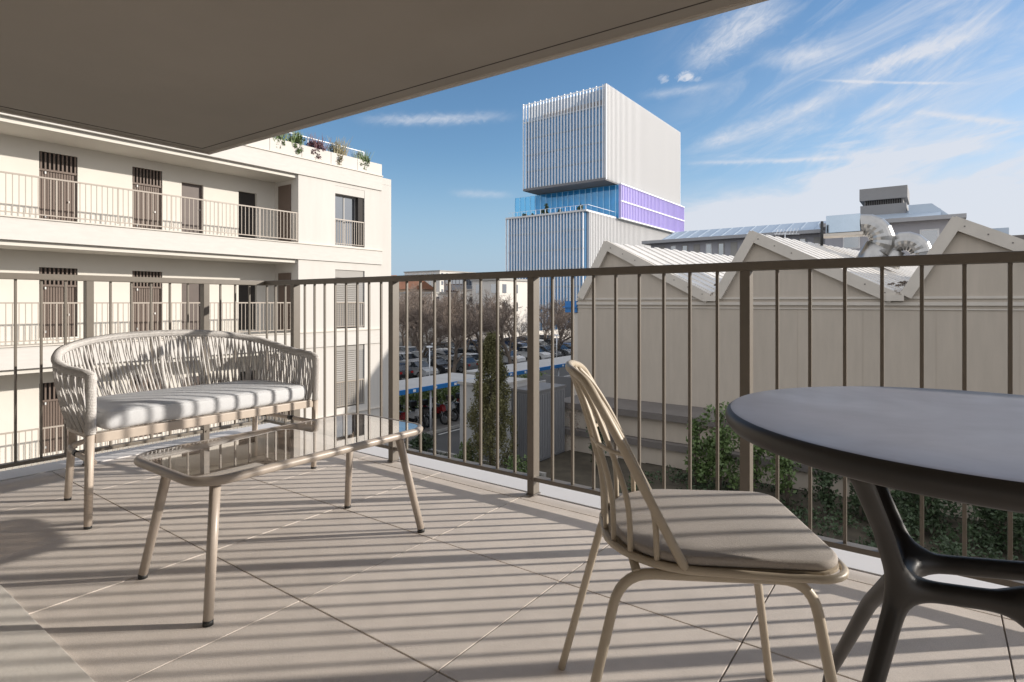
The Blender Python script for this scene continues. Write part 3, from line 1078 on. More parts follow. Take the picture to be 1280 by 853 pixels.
# windows of the corner bay
for i, (a, b, z0, z1) in enumerate(holes):
    w = MB()
    zt = z1 - .27
    for q in (a, (a + b) / 2 - .14, b - .30):
        w.box(PX - .26, PX - .20, q, q + .05, z0, zt)
    w.box(PX - .258, PX - .202, a + .05, b - .30, z0, z0 + .05); w.box(PX - .258, PX - .202, a + .05, b - .30, zt - .06, zt)
    w = w.build('window', m_frame, ab)
    p = MB(); p.box(PX - .24, PX - .22, a + .05, b - .25, z0 + .05, zt - .06); p.build('pane', m_glass_dark, w)
    p = MB(); p.box(PX - .27, PX - .05, b - .25, b, z0, zt); p.build('reveal_panel', m_dark_void if i == 0 else m_frame, w)
    p = MB(); p.box(PX - .25, PX - .01 - .03 * (i > 0), a, b, zt, z1); p.build('shutter_box', m_plaster if i == 0 else m_blind, w)
    if i:
        s = MB()
        n = 26
        for k in range(n):
            z = z0 + .06 + (zt - z0 - .06) * k / n
            s.slab((PX - .05, a + .01, z + .012), (PX - .05, b - .01, z + .012), (PX - .085, b - .01, z + .065), (PX - .085, a + .01, z + .065), .008)
        s.build('blind', m_blind, w)
    g = MB()
    g.box(PX - .045, PX - .015, a, b, z0 + .88, z0 + .915); g.box(PX - .04, PX - .02, a, b, z0 + .05, z0 + .07)
    for k in range(13): y = a + .04 + (b - a - .08) * k / 12; g.box(PX - .036, PX - .024, y - .008, y + .008, z0 + .07, z0 + .88)
    g.build('guard_rail', m_grail, w)
# roof planter panels and their rail
pl = MB()
y = 1.0
while y < 14.6:
    pl.box(-17.35, -16.80, y, min(y + 1.12, 14.8), 5.655, 6.13)
    y += 1.135
pl.build('roof_planter', m_planter, ab)
rl = MB()
rl.box(-16.975, -16.955, .9, 13.9, 6.46, 6.485)
for k in range(12): rl.box(-16.98, -16.95, 1.0 + k * 1.17, 1.03 + k * 1.17, 6.1, 6.46)
rl.build('roof_railing', m_fin, ab)
gl = MB(); gl.box(-16.972, -16.962, 1.0, 13.9, 6.14, 6.45); gl.build('roof_glass', glass_mat('guard_glass', (.8, .86, .9)), ab)


def planter_plant(y, hgt, mats, label, seed, hang=.15):
    rg_ = random.Random(seed)
    t = thing('planter_shrub', label, 'plant', (-17.05, y, 6.0), 0, 'shrubs in the roof planter')
    m_ = MB()
    for _ in range(90):
        a = rg_.uniform(0, 6.28); L = hgt * rg_.uniform(.4, 1.1); sp = rg_.uniform(.05, .5)
        b0 = Vector((-16.95 + rg_.uniform(-.15, .15), y + rg_.uniform(-.25, .25), 6.0))
        e = b0 + Vector((math.cos(a) * sp * L, math.sin(a) * sp * L * 1.4, L))
        s_ = rg_.uniform(.012, .02)
        m_.quad(b0 + Vector((0, -s_, 0)), b0 + Vector((0, s_, 0)), e + Vector((0, s_ * .4, 0)), e)
    m_.leaves(-16.95, y, 6.0 + hgt * .45, .28, .38, hgt * .5, 260, .085, rg_, 7)
    m_.leaves(-16.80, y, 5.96, .10, .26, .16 + hang, 160, .07, rg_, 4)
    m_.build('foliage', mats, t)


for y, h, mm, lb, sd_ in ((10.35, .85, m_leaf, 'tallest dark green shrub spilling over the roof planter', 1), (11.05, .62, m_leaf, 'bushy green shrub beside the red-leaved one in the roof planter', 2),
                          (11.85, .62, m_red_leaf, 'red-leaved shrub hanging over the roof planter edge', 3), (12.75, .72, m_grass_leaf, 'pale feathery grass in the roof planter', 4), (13.75, .50, m_leaf, 'trailing green shrub at the corner end of roof planter', 5)):
    planter_plant(y, h, mm, lb, sd_)

# ================================================================== factory hall with sawtooth gables
hall = thing('factory_hall', 'long beige factory hall with sawtooth gables and corrugated roof beyond the railing', 'factory', (-2, 28, GZ))
HY = 20.0
SK = math.tan(R(12))      # the bays run back at a slight skew
DEP = 23.0
zv, zr = 1.15, 3.18
bays = []
x = -11.46
while x < 22:
    bays.append((x, x + 1.32, x + 5.28))
    x += 5.28
xL, xR = bays[0][0], bays[-1][2]
m = MB()
pts = [(xL, GZ), (xR, GZ), (xR, zv)]
for v0, a, v1 in bays[::-1]:
    pts += [(a, zr - .06), (v0, zv)]
# front wall with its gables, swept back along the skew
A = [m.b.verts.new((p[0], HY, p[1])) for p in pts]
Bk = [m.b.verts.new((p[0] + SK * DEP, HY + DEP, p[1])) for p in pts]
m.b.faces.new(A); m.b.faces.new(Bk[::-1])
for i in range(len(pts)):
    j = (i + 1) % len(pts)
    m.b.faces.new((A[i], Bk[i], Bk[j], A[j]))
m.build('wall', m_hall, hall)
for v0, a, v1 in bays:
    # gentle slope: corrugated sheet with ribs
    r_ = MB()
    n = 34
    o0 = -.12
    for k in range(n):
        t0, t1 = (DEP + .2) * k / n, (DEP + .2) * (k + .55) / n
        t2 = (DEP + .2) * (k + 1) / n
        for (ta, tb, up) in ((t0, t1, .03), (t1, t2, .075)):
            pa, pb = (a + SK * (ta + o0), HY + ta + o0), (a + SK * (tb + o0), HY + tb + o0)
            qa, qb = (v1 - .16 + SK * (ta + o0), HY + ta + o0), (v1 - .16 + SK * (tb + o0), HY + tb + o0)
            r_.slab((pa[0], pa[1], zr + up), (qa[0], qa[1], zv + .09 + up), (qb[0], qb[1], zv + .09 + up), (pb[0], pb[1], zr + up), .05)
    r_.build('roof_sheet', m_sheet, hall)
    r_ = MB()
    r_.slab((v0 + .1, HY - .08, zv + .13), (a - .01, HY - .08, zr + .03), (a - .01 + SK * DEP, HY + DEP, zr + .03), (v0 + .1 + SK * DEP, HY + DEP, zv + .13), .06)
    r_.build('skylight_slope', m_sheet, hall)
    # verge boards
    t_ = MB()
    w = .34
    def board(p, q, w, y0, y1):
        d = Vector((q[0] - p[0], 0, q[1] - p[1])).normalized()
        nn = Vector((-d.z, 0, d.x))
        if nn.z < 0: nn = -nn
        up = .07
        a_, b_ = Vector((p[0], 0, p[1])), Vector((q[0], 0, q[1]))
        c = [a_ + nn * up, b_ + nn * up, b_ - nn * (w - up), a_ - nn * (w - up)]
        t_.prism([(v.x, v.z) for v in c], 'y', y0, y1)
    board((a - .02, zr + .06), (v1 - .05, zv + .02), w, HY - .16, HY - .004)
    board((v0 + .12, zv + .02), (a - .005, zr + .09), w * .9, HY - .165, HY - .0045)
    t_.build('verge_board', m_hall_trim, hall)
    s_ = MB()
    for k in range(8):
        f = (k + .4) / 8
        px_, pz_ = a + (v1 - a) * f, zr + (zv - zr) * f - .07
        s_.box(px_ - .017, px_ + .017, HY - .172, HY - .166, pz_ - .017, pz_ + .017)
    s_.build('bolt_heads', m_hall_dark, hall)
    g_ = MB(); g_.box(v1 - .28, v1 + .16, HY - .20, HY + .3, zv - .16, zv + .02); g_.build('valley_gutter', m_hall_trim, hall)
    s_ = MB()
    rg = random.Random(int(v1 * 10))
    s_.leaves(v1 - .45 + SK * 2.5, HY + 2.5, zv + .38, .45, 2.4, .10, 260, .09, rg, 12)
    s_.build('roof_moss', m_bark, hall)
m = MB()
m.box(xL - .02, xR, HY - .06, HY - .003, .86, .96); m.box(xL - .02, xR, HY - .045, HY - .0035, 1.05, 1.12)
m.box(xL - .02, xR, HY - .03, HY - .0025, .74, .77)
m.build('wall_moulding', m_hall_trim, hall)
x = xL + .9
m_joint = mat('panel_joint_paint', (.435, .38, .318), .8)
while x < xR:
    m = MB(); m.box(x - .008, x + .008, HY - .006, HY - .0015, -2.6, .73); m.build('panel_joint', m_joint, hall); x += 1.76
m = MB(); m.box(xL - .55, xL - .02, HY - .05, HY + .5, .55, 1.0); m.box(xL - .62, xL - .02, HY - .12, HY - .052, .74, .79); m.build('blue_gutter', m_blue, hall)
m = MB(); m.box(xL - .30, xL - .005, HY + .02, HY + .7, GZ, .54); m.build('corner_pier', m_hall_trim, hall)

# annex in front of the hall: copings and panelled wall
an = thing('annex_wall', 'low beige annex wall with two grey copings below the factory hall', 'wall', (0, 18.5, GZ))
m = MB()
wall_holes(m, 'y', 18.0, 18.35, -11.25, 22, GZ, -3.62, [(x0, x0 + w_, GZ + .001, -4.35) for x0, w_ in ((-9.6, 1.25), (-7.75, 1.25), (-4.4, 1.5), (-2.4, 1.2), (-.1, 1.2), (2.2, 1.3), (5, 1.3))])
m.build('lower_wall', m_hall, an)
m = MB(); m.box(-11.2, 22, 18.2, 18.36, GZ, -3.6); m.build('niche_back', m_hall, an)
m = MB(); m.box(-11.15, 22, 18.25, 19.99, -3.6, -2.9); m.build('upper_wall', m_hall, an)
m = MB(); m.box(-11.32, 22, 17.90, 18.6, -3.80, -3.60); m.build('lower_coping', m_hall_dark, an)
m = MB(); m.box(-11.36, 22, 18.05, 19.995, -2.90, -2.68); m.build('upper_coping', m_hall_dark, an)

# roof duct between the second and third gable
du = thing('roof_duct', 'shiny crumpled silver ventilation duct bending over the factory roof', 'duct', (-1.8, 25.5, 2.6))
DY = 25.6
m = MB(); m.box(-3.45, -2.30, DY - .35, DY + .35, 3.62, 4.30, .02); m.build('straight_duct', mat('smooth_duct_metal', (.42, .48, .54), .12, .05, 2, metal=1.0), du)
m = MB(); m.box(-3.62, -2.2, DY - .45, DY + .45, 3.50, 3.60); m.build('duct_tray', m_hall_trim, du)


def gored(cx_, cz_, rad, r, a0, a1, y, n=6, sy=1.0):
    mb_ = MB()
    rings_ = []
    for i in range(n * 2 + 1):
        a = a0 + (a1 - a0) * i / (n * 2)
        k = 1.0 if i % 2 == 0 else .955
        ring_ = []
        for j in range(20):
            b = 2 * math.pi * j / 20
            rr = rad + r * k * math.cos(b)
            ring_.append(mb_.b.verts.new((cx_ + rr * math.cos(a), y + r * sy * k * math.sin(b), cz_ + rr * math.sin(a))))
        rings_.append(ring_)
    for A_, B_ in zip(rings_[:-1], rings_[1:]):
        for j in range(20):
            mb_.b.faces.new((A_[j], A_[(j + 1) % 20], B_[(j + 1) % 20], B_[j]))
    mb_.b.faces.new(rings_[0][::-1]); mb_.b.faces.new(rings_[-1])
    return mb_


gored(-2.22, 3.30, .58, .43, R(96), R(-38), DY).build('near_elbow', m_duct, du)
gored(-.95, 2.70, .52, .36, R(150), R(8), DY + .35).build('far_elbow', m_duct, du)
m = MB(); m.tube([(-1.75, DY, 3.05), (-2.05, DY, 2.55), (-2.15, DY, 1.5)], .44, 20); m.tube([(-1.30, DY + .35, 2.9), (-1.50, DY + .35, 2.3)], .40, 20); m.build('collar', m_duct, du)
m = MB(); m.obox((-.55, DY + .35, 2.78), (.45, DY + .6, 2.45), .5, .34); m.build('damper_box', m_duct, du)
pp_ = thing('roof_pole', 'thin dark pole standing on the factory roof left of the silver duct', 'pole', (-3.55, 24.6, 1.9))
MB().tube([(-3.52, 24.6, 1.7), (-3.50, 24.6, 3.1)], .03, 6).build('shaft', m_fin, pp_)
MB().tube([(-3.50, 24.6, 3.1), (-3.49, 24.6, 4.02)], .055, 6).build('head', m_black, pp_)
ant = thing('roof_aerial', 'small spiky metal aerial on the factory roof ridge', 'aerial', (-4.75, 24.2, 2.9))
m = MB()
m.tube([(-4.7, 24.2, 2.9), (-4.7, 24.2, 3.65)], .018, 5)
for k in range(7):
    m.tube([(-5.05 + k * .12, 24.2, 3.55), (-4.95 + k * .12, 24.2, 3.78)], .012, 4)
m.tube([(-5.1, 24.2, 3.62), (-4.2, 24.2, 3.55)], .015, 4)
m.build('rods', m_fin, ant)

def set_out(o, k=1.25):
    c = Vector((0, 0, H))
    o.location = c + (Vector(o.location) - c) * k
    o.scale = (k, k, k)


for o in (hall, an, du, pp_, ant): set_out(o)

# ================================================================== grey mansard building behind the hall
gb = thing('grey_office_building', 'grey building with blue zinc mansard roof behind the factory hall', 'building', (-12, 66, GZ))
GY = 60
m = MB(); m.box(-25.2, -8.0, GY, GY + 14, GZ, 7.5); m.box(-7.99, 1.2, GY - 2.0, GY + 12, GZ, 7.6); m.build('wall', m_grey_b, gb)
m = MB()
m.prism([(GY - .7, 7.5), (GY + 4.0, 8.95), (GY + 10, 8.95), (GY + 14.7, 7.5)], 'x', -24.0, -8.0)
m.prism([(GY - 2.6, 7.85), (GY + 1.2, 8.95), (GY + 9, 8.95), (GY + 12.6, 7.85)], 'x', -7.9, .3)
m.build('roof', m_zinc, gb)
m = MB(); m.box(-25.9, -8.0, GY - .9, GY + 14.9, 7.30, 7.62); m.box(-8.3, 1.9, GY - 2.9, GY + 12.9, 7.55, 7.88); m.build('eaves', m_fence_light, gb)
sm = MB()
for k in range(14): xq = -23.6 + k * 1.2; sm.obox((xq, GY - .6, 7.555), (xq, GY + 4.0, 8.975), .03, .03)
sm.build('roof_seam', m_zinc, gb)
for k in range(13):
    xq = -24.2 + k * 1.25
    for zz in (5.5, 2.4):
        w = MB(); w.box(xq, xq + .62, GY - .06, GY - .003, zz, zz + 1.5); w = w.build('window', m_fin2 if k % 3 == 1 else m_blind, gb)
        p = MB(); p.box(xq + .09, xq + .53, GY - .075, GY - .061, zz + .1, zz + 1.4); p.build('pane', m_glass_dark if k % 3 else m_blind, w)
for xq, zz in ((-6.6, 5.6), (-4.4, 5.6), (-1.1, 5.4), (-6.6, 2.6), (-4.4, 2.6)):
    w = MB(); w.box(xq, xq + 1.3, GY - 2.08, GY - 2.003, zz, zz + 1.5); w = w.build('window', m_fin2, gb)
    p = MB(); p.box(xq + .12, xq + 1.18, GY - 2.10, GY - 2.081, zz + .12, zz + 1.38); p.build('pane', m_glass_dark, w)
m = MB(); m.box(-5.49, -2.06, GY + .2, GY + 5.0, 8.2, 9.55); m.box(-5.2, -2.3, GY + .5, GY + 4.7, 9.55, 10.0); m.box(-5.55, -2.0, GY + .15, GY + 5.05, 10.0, 11.05); m.build('penthouse', mat('penthouse_concrete', (.25, .245, .245), .85, .06, .4), gb)
m = MB()
for k in range(16): m.box(-5.1 + k * .17, -5.0 + k * .17, GY + .42, GY + .49, 9.6, 9.98)
m.build('louvre', m_dark_void, gb)
m = MB(); m.prism([(-1.9, 8.0), (-1.9, 9.2), (-.3, 9.2), (1.0, 8.0)], 'y', GY - .5, GY + 7); m.build('stair_roof', m_zinc, gb)

fb = thing('far_industrial_roof', 'low dark flat-roofed building at the right edge beyond the last gable', 'building', (12, 75, GZ))
m = MB(); m.box(4.5, 34, 74, 90, GZ, 6.9); m.build('wall', m_grey_b, fb)
m = MB(); m.box(4.2, 34.3, 73.4, 90.4, 6.9, 7.4); m.build('roof', m_hall_dark, fb)
m = MB(); m.box(3.4, 5.6, 72.6, 76, 6.4, 8.1); m.build('plant_room', m_zinc, fb)
m = MB(); m.tube([(8, 73, 7.6), (34, 73, 7.4)], .35, 10); m.build('roof_pipe', m_zinc, fb)

# ================================================================== the tower
tw = thing('office_tower', 'tall stacked glass office tower with white fins and purple middle floors', 'tower', (-66, 125, GZ))
TXR = -55.4
# upper block
UX0, UX1, UY0, UY1, UZ0, UZ1 = -76.5, TXR, 108.2, 151.7, 26.9, 46.6
m = MB(); m.box(UX0 + .6, UX1 - .6, UY0 + .6, UY1 - .3, UZ0 + .02, UZ1 - 4.6); m.build('upper_glass', m_tower_glass, tw)
m = MB(); m.box(UX0 + 1.5, UX1 - .9, UY0 + 6, UY1 - 1, UZ1 - 4.6, UZ1 - 1.2); m.build('upper_plant_room', m_grey_b, tw)
m = MB(); m.box(UX0 + .1, UX1 - .1, UY0 + .1, UY1, UZ0 - .5, UZ0); m.build('upper_soffit', mat('tower_soffit', (.16, .16, .17), .7), tw)
m = MB()
n = 27
for k in range(n + 1):
    xq = UX0 + (UX1 - UX0) * k / n
    m.box(xq - .095, xq + .095, UY0 + .25, UY0 + .55, UZ0 - .3, UZ1 + (.25 if k % 2 else .45) - .6)
m.build('front_fin', m_fin, tw)
m = MB()
n = 70
for k in range(n + 1):
    yq = UY0 + .6 + (UY1 - UY0 - .6) * k / n
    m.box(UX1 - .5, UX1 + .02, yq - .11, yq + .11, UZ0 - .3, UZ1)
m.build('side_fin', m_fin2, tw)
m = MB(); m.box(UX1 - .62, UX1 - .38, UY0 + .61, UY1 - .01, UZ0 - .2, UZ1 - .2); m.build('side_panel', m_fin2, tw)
m = MB()
for k in range(5): m.box(UX0 + .55, UX1 - .62, UY0 + .50, UY0 + .58, UZ0 + .02 + k * 3.75, UZ0 + .30 + k * 3.75)
m.build('floor_line', mat('tower_spandrel', (.16, .24, .33), .4), tw)
m = MB(); m.box(UX0, UX1, UY0 + .56, UY0 + .66, UZ1 - .5, UZ1 - .3); m.box(UX0, UX1, UY0 + .56, UY0 + .66, UZ1 - 4.55, UZ1 - 4.3); m.build('crown_rail', m_fin, tw)
m = MB()
for k in range(20): m.box(UX0 + .8, UX1 - 1.0, UY0 + 1.4, UY0 + 1.5, UZ1 - 4.2 + k * .18, UZ1 - 4.12 + k * .18)
m.build('crown_louvre', m_blind, tw)
# middle glass floors
m = MB(); m.box(-77, TXR + .3, 113.9, 150, 19.1, 26.35); m.build('middle_glass', m_sky_glass, tw)
m = MB(); m.box(TXR + .31, TXR + .75, 113.8, 152.2, 19.2, 26.3); m.build('purple_facade', m_purple, tw)
m = MB()
for k in range(47): yq = 113.9 + k * .83; m.box(TXR + .76, TXR + .95, yq - .04, yq + .04, 19.0, 26.4)
m.build('purple_fin', m_lav, tw)
m = MB(); m.box(TXR + .76, TXR + .98, 113.8, 152.2, 22.6, 22.85); m.box(TXR + .3, TXR + 1.0, 113.7, 152.3, 26.3, 26.55); m.box(TXR + .3, TXR + 1.0, 113.7, 152.3, 18.9, 19.15); m.build('purple_band', m_fin, tw)
# terrace and its tall clear screen
m = MB(); m.box(-82.5, TXR + .3, 113.55, 113.65, 19.0, 26.2); m.build('terrace_screen', m_screen, tw)
m = MB()
for k in range(19): xq = -82.45 + k * 1.49; m.box(xq - .05, xq + .05, 113.42, 113.52, 19.0, 26.2)
m.build('screen_mullion', m_sky_glass, tw)
m = MB(); m.box(-82.6, TXR, 113.4, 130, 18.6, 19.0); m.build('terrace_slab', m_fin2, tw)
# lower block
m = MB(); m.box(-74.9, TXR - .6, 100.6, 150, GZ, 18.9); m.build('lower_glass', m_tower_glass, tw)
m = MB(); m.box(-75.3, TXR, 100.1, 113.39, 18.9, 19.25); m.build('lower_roof', m_fin2, tw)
m = MB()
n = 26
for k in range(n + 1):
    xq = -75.3 + (TXR + 75.3 - .9) * k / n
    m.box(xq - .105, xq + .105, 100.25, 100.55, GZ, 19.0)
m.build('front_fin', m_fin, tw)
m = MB()
for k in range(7): m.box(-74.95, TXR - .62, 100.50, 100.58, -3.5 + k * 3.75, -3.2 + k * 3.75)
m.build('floor_line', bpy.data.materials['tower_spandrel'], tw)
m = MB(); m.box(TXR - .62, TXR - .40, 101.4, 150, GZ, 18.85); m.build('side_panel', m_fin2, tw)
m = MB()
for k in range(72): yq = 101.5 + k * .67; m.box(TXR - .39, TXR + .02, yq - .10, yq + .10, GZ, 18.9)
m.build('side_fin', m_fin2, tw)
m = MB()
for k in range(16): xq = -74 + k * 1.2; m.box(xq - .03, xq + .03, 101, 101.06, 19.25, 20.3)
m.box(-75.2, TXR, 101, 101.06, 20.3, 20.36); m.box(TXR - .3, TXR - .24, 101, 113.3, 20.3, 20.36)
m.build('terrace_railing', m_fin, tw)
rg = random.Random(11)
for i, (xq, h_, lb) in enumerate(((-68, 3.0, 'tallest dark shrub on the tower terrace'), (-71.5, 1.5, 'low dark shrub at the left of the tower terrace'), (-64, 1.6, 'low dark shrub on tower terrace right of the tall one'), (-59.5, 2.4, 'dark pointed shrub on the tower terrace near the purple facade'), (-73.5, 1.3, 'smallest dark shrub at the far left of the tower terrace'))):
    m = MB(); m.leaves(xq, 105, 19.3 + h_ * .5, .5 + h_ * .2, .8, h_ * .5, 150, .5, rg, 6)
    m.tube([(xq, 105, 19.26), (xq, 105, 19.3 + h_ * .6)], .06, 5)
    tag(m.build('terrace_shrub', m_leaf2), lb, 'plant', 'shrubs on the tower terrace')

# ================================================================== far town behind the car park
def far_block(x0, x1, y0, y1, zt, mt, label, roof=None, rows=3, step=2.4, wmat_=None, pitched=False):
    t = thing('far_building', label, 'building', ((x0 + x1) / 2, (y0 + y1) / 2, GZ))
    m_ = MB(); m_.box(x0, x1, y0, y1, GZ, zt); m_.build('wall', mt, t)
    if pitched:
        m_ = MB(); m_.prism([(y0 - .4, zt), ((y0 + y1) / 2, zt + 2.2), (y1 + .4, zt)], 'x', x0 - .4, x1 + .4); m_.build('roof', roof, t)
    else:
        m_ = MB(); m_.box(x0 - .25, x1 + .25, y0 - .25, y1 + .25, zt, zt + .35); m_.build('roof', roof or m_kerb, t)
    for f in range(rows):
        z = zt - 2.0 - f * 2.9
        xq = x0 + .8
        while xq < x1 - 1.4: m_ = MB(); m_.box(xq, xq + 1.0, y0 - .05, y0 - .003, z, z + 1.4); m_.build('window', wmat_ or m_glass_dark, t); xq += step
        yq = y0 + .8
        while yq < y1 - 1.4: m_ = MB(); m_.box(x1 + .003, x1 + .05, yq, yq + 1.0, z, z + 1.4); m_.build('window', wmat_ or m_glass_dark, t); yq += step
    return t


m_far_white = mat('far_white_render', (.62, .585, .54), .85, .06, .2)
m_far_grey = mat('far_grey_render', (.30, .30, .31), .85, .06, .2)
m_far_pink = mat('far_ochre_render', (.52, .36, .24), .85, .08, .3)
m_tiles_roof = mat('clay_roof', (.34, .15, .08), .85, .15, .6)
far_block(-60.4, -54.9, 71.4, 79.4, 4.4, m_far_white, 'square cream block with small openings in front of the tower foot', rows=2, step=3.1)
far_block(-100, -77.4, 79.7, 92, 2.6, m_far_white, 'long low white building behind the bare trees at far left', rows=2)
far_block(-124, -108, 104, 112, 4.3, m_far_pink, 'ochre house with clay roof at far left behind the trees', m_tiles_roof, 2, pitched=True)
far_block(-112, -104.5, 120, 130, 7.8, m_far_grey, 'grey banded apartment block beyond the trees', rows=5, step=1.3)
far_block(-76.5, -70, 86, 97, 3.2, m_far_white, 'white sunlit building just left of the square cream block', rows=3)
far_block(-160, -142, 150, 170, 12.0, m_far_white, 'pale distant apartment block at far left above the clay roofs', rows=4)
far_block(-100, -90, 130, 142, 8.0, m_far_grey, 'grey distant block just left of the tower', rows=4)
far_block(-210, -165, 140, 160, 9.0, m_far_pink, 'wide ochre row of distant houses at far left', m_tiles_roof, 3, pitched=True)
# white wall along the far side of the car park
m = MB(); m.box(-54.2, -54.0, 56, 98, GZ, GZ + 1.9)
tag(m.build('boundary_wall', m_far_white), 'low white boundary wall behind the far parked cars', 'wall')

# ================================================================== bare trees
def bare_tree_mesh(seed, height):
    rg_ = random.Random(seed)
    tr, tw_ = MB(), MB()

    def grow(p, d, L, r, depth):
        n = 3
        pts_ = [p]
        for k in range(n):
            d = (d + Vector((rg_.gauss(0, .12), rg_.gauss(0, .12), rg_.gauss(.03, .08)))).normalized()
            pts_.append(pts_[-1] + d * L / n)
        (tr if depth < 2 else tw_).tube(pts_, [r * (1 - .45 * k / n) for k in range(n + 1)], 5 if depth < 2 else 3, cap=False)
        if depth >= 6: return
        nb = rg_.choice((2, 3, 3)) if depth else rg_.choice((4, 5))
        for b in range(nb + (1 if depth > 1 else 0)):
            q = pts_[-1] if b < 2 else pts_[rg_.choice((1, 2))]
            sp = .68 if depth else .62
            a = rg_.uniform(0, 6.28)
            o_ = d.orthogonal().normalized()
            o_ = Matrix.Rotation(a, 3, d) @ o_
            nd = (d * math.cos(sp) + o_ * math.sin(sp) * rg_.uniform(.6, 1.4) + Vector((0, 0, .05))).normalized()
            grow(q, nd, L * rg_.uniform(.62, .82), max(r * .56, .016), depth + 1)
    grow(Vector((0, 0, 0)), Vector((0, 0, 1)), height * .22, height * .019, 0)
    return tr, tw_


def bare_tree(seed, height, label, loc):
    t = thing('bare_tree', label, 'tree', loc, 0, 'bare trees round the car park')
    tr, tw_ = bare_tree_mesh(seed, height)
    tr.build('trunk', m_bark, t, local=True)
    tw_.build('crown', m_twig, t, local=True)
    return t


protos = [bare_tree(21, 12.4, 'bare tree among parked cars left of the conifer, second from the railing post', (-36.1, 39.9, GZ)),
          bare_tree(35, 12.4, 'bare tree directly behind the brown-tipped conifer', (-36.3, 49.2, GZ)),
          bare_tree(48, 12.2, 'bare tree nearest the apartment building corner, with a yellow leaf', (-39.2, 34.5, GZ))]
spots = [(-37, 59, 1, 'bare tree at the right of the conifer, in front of the square cream block', .95), (-51, 83, 0, 'bare tree standing before the tower foot and white wall', 1.0)]
rest = [(-46, 38, 2), (-46.5, 46, 0), (-47, 54, 1), (-46, 63, 2), (-47, 72, 0), (-56, 45, 1), (-57, 56, 0), (-57, 66, 2), (-66, 52, 0), (-66, 62, 1), (-68, 74, 2), (-43, 42.5, 1), (-42, 51, 2), (-50, 66, 1), (-76, 62, 2), (-78, 74, 0), (-42, 36, 0), (-50, 42, 0), (-52, 50, 2), (-51, 57, 0), (-61, 50, 1), (-72, 57, 0), (-62, 58, 2), (-88, 68, 1), (-60, 72, 2)]
rg = random.Random(5)
for x, y, k, lb, sc in spots:
    dup(protos[k], (x, y, GZ), rg.uniform(0, 6.28), lb, 'bare trees round the car park', scale=sc)
for x, y, k in rest:
    dup(protos[k], (x, y, GZ), rg.uniform(0, 6.28), 'bare twiggy tree in the hazy rows behind the parked cars', 'bare trees in the rows behind', scale=rg.uniform(.85, 1.15))

# ================================================================== parked cars
def make_car(label, loc, rz, kind='hatch'):
    t = thing('parked_car', label, 'car', loc, rz, 'cars parked under the bare trees')
    # local x = length; side outline
    L = 4.2
    body = [(-2.1, .32), (-2.12, .62), (-2.05, .86), (-1.75, .95), (-.9, .98), (1.0, .96), (1.75, .86), (2.06, .70), (2.1, .40), (2.02, .28)]
    def loft(mb_, outline, hw, top_hw):
        zs = [p[1] for p in outline]
        z0, z1 = min(zs), max(zs)
        A_, B_ = [], []
        for x_, z_ in outline:
            w_ = hw + (top_hw - hw) * max(0, (z_ - .62)) / max(.01, (z1 - .62)) if z1 > .63 else hw
            w_ *= 1 - .12 * max(0, abs(x_) - 1.6) / .5
            A_.append(mb_.b.verts.new((x_, -w_, z_))); B_.append(mb_.b.verts.new((x_, w_, z_)))
        mb_.b.faces.new(A_); mb_.b.faces.new(B_[::-1])
        n_ = len(outline)
        for i_ in range(n_): mb_.b.faces.new((A_[i_], B_[i_], B_[(i_ + 1) % n_], A_[(i_ + 1) % n_]))
    m_ = MB(); loft(m_, body, .88, .84)
    cab = [(-1.85, .93), (-1.5, 1.36), (-1.1, 1.46), (.0, 1.48), (.45, 1.40), (1.15, .95)]
    roofp = [(-1.52, 1.385), (-1.1, 1.475), (.0, 1.495), (.42, 1.42), (.30, 1.40), (-.0, 1.43), (-1.1, 1.42)]
    loft(m_, roofp, .80, .66)
    m_.build('body', m_paint['silver'], t, local=True)
    m_ = MB(); loft(m_, cab, .84, .64); m_.build('cabin_glass', m_carglass, t, local=True)
    for xw in (-1.3, 1.32):
        for s_ in (-1, 1):
            w = MB(); w.tube([(xw, s_ * .90, .31), (xw, s_ * .70, .31)], .31, 16); w = w.build('wheel', m_tyre, t, local=True)
            q = MB(); q.tube([(xw, s_ * .905, .31), (xw, s_ * .89, .31)], .20, 12); q.build('rim', m_rim, w, local=True)
    for s_ in (-1, 1):
        m_ = MB(); m_.box(1.98, 2.07, s_ * .55 - .17, s_ * .55 + .17, .60, .72); m_.build('headlight', m_lampwhite, t, local=True)
        m_ = MB(); m_.box(-2.13, -2.02, s_ * .62 - .12, s_ * .62 + .12, .66, .84); m_.build('tail_light', m_lampred, t, local=True)
    return t


car0 = make_car('silver car parked in the near row straight behind the motorbike shelter', (-38, 37, GZ + .01), 0)
cols = ['black', 'grey', 'white', 'blue', 'silver', 'black', 'white', 'grey', 'black', 'silver', 'black', 'white', 'grey', 'blue']
k = 0
for row, (xr, ys) in enumerate(((-38.2, [29 + 2.7 * i for i in range(16)]), (-44.3, [31 + 2.7 * i for i in range(16)]), (-51.5, [48 + 2.7 * i for i in range(12)]))):
    for i, y in enumerate(ys):
        if row == 0 and abs(y - 37) < .5: continue
        if rg.random() < .12: continue
        col = cols[(k * 5 + row) % len(cols)]; k += 1
        rn = ('near', 'middle', 'farthest')[row]
        dup(car0, (xr + rg.uniform(-.3, .3), y + rg.uniform(-.1, .1), GZ + .01), (0 if rg.random() < .6 else math.pi) + rg.uniform(-.04, .04),
            '%s car parked in the %s row, space %d counting from the apartment building' % (col, rn, i + 1), 'cars parked under the bare trees', swap={m_paint['silver']: m_paint[col]})

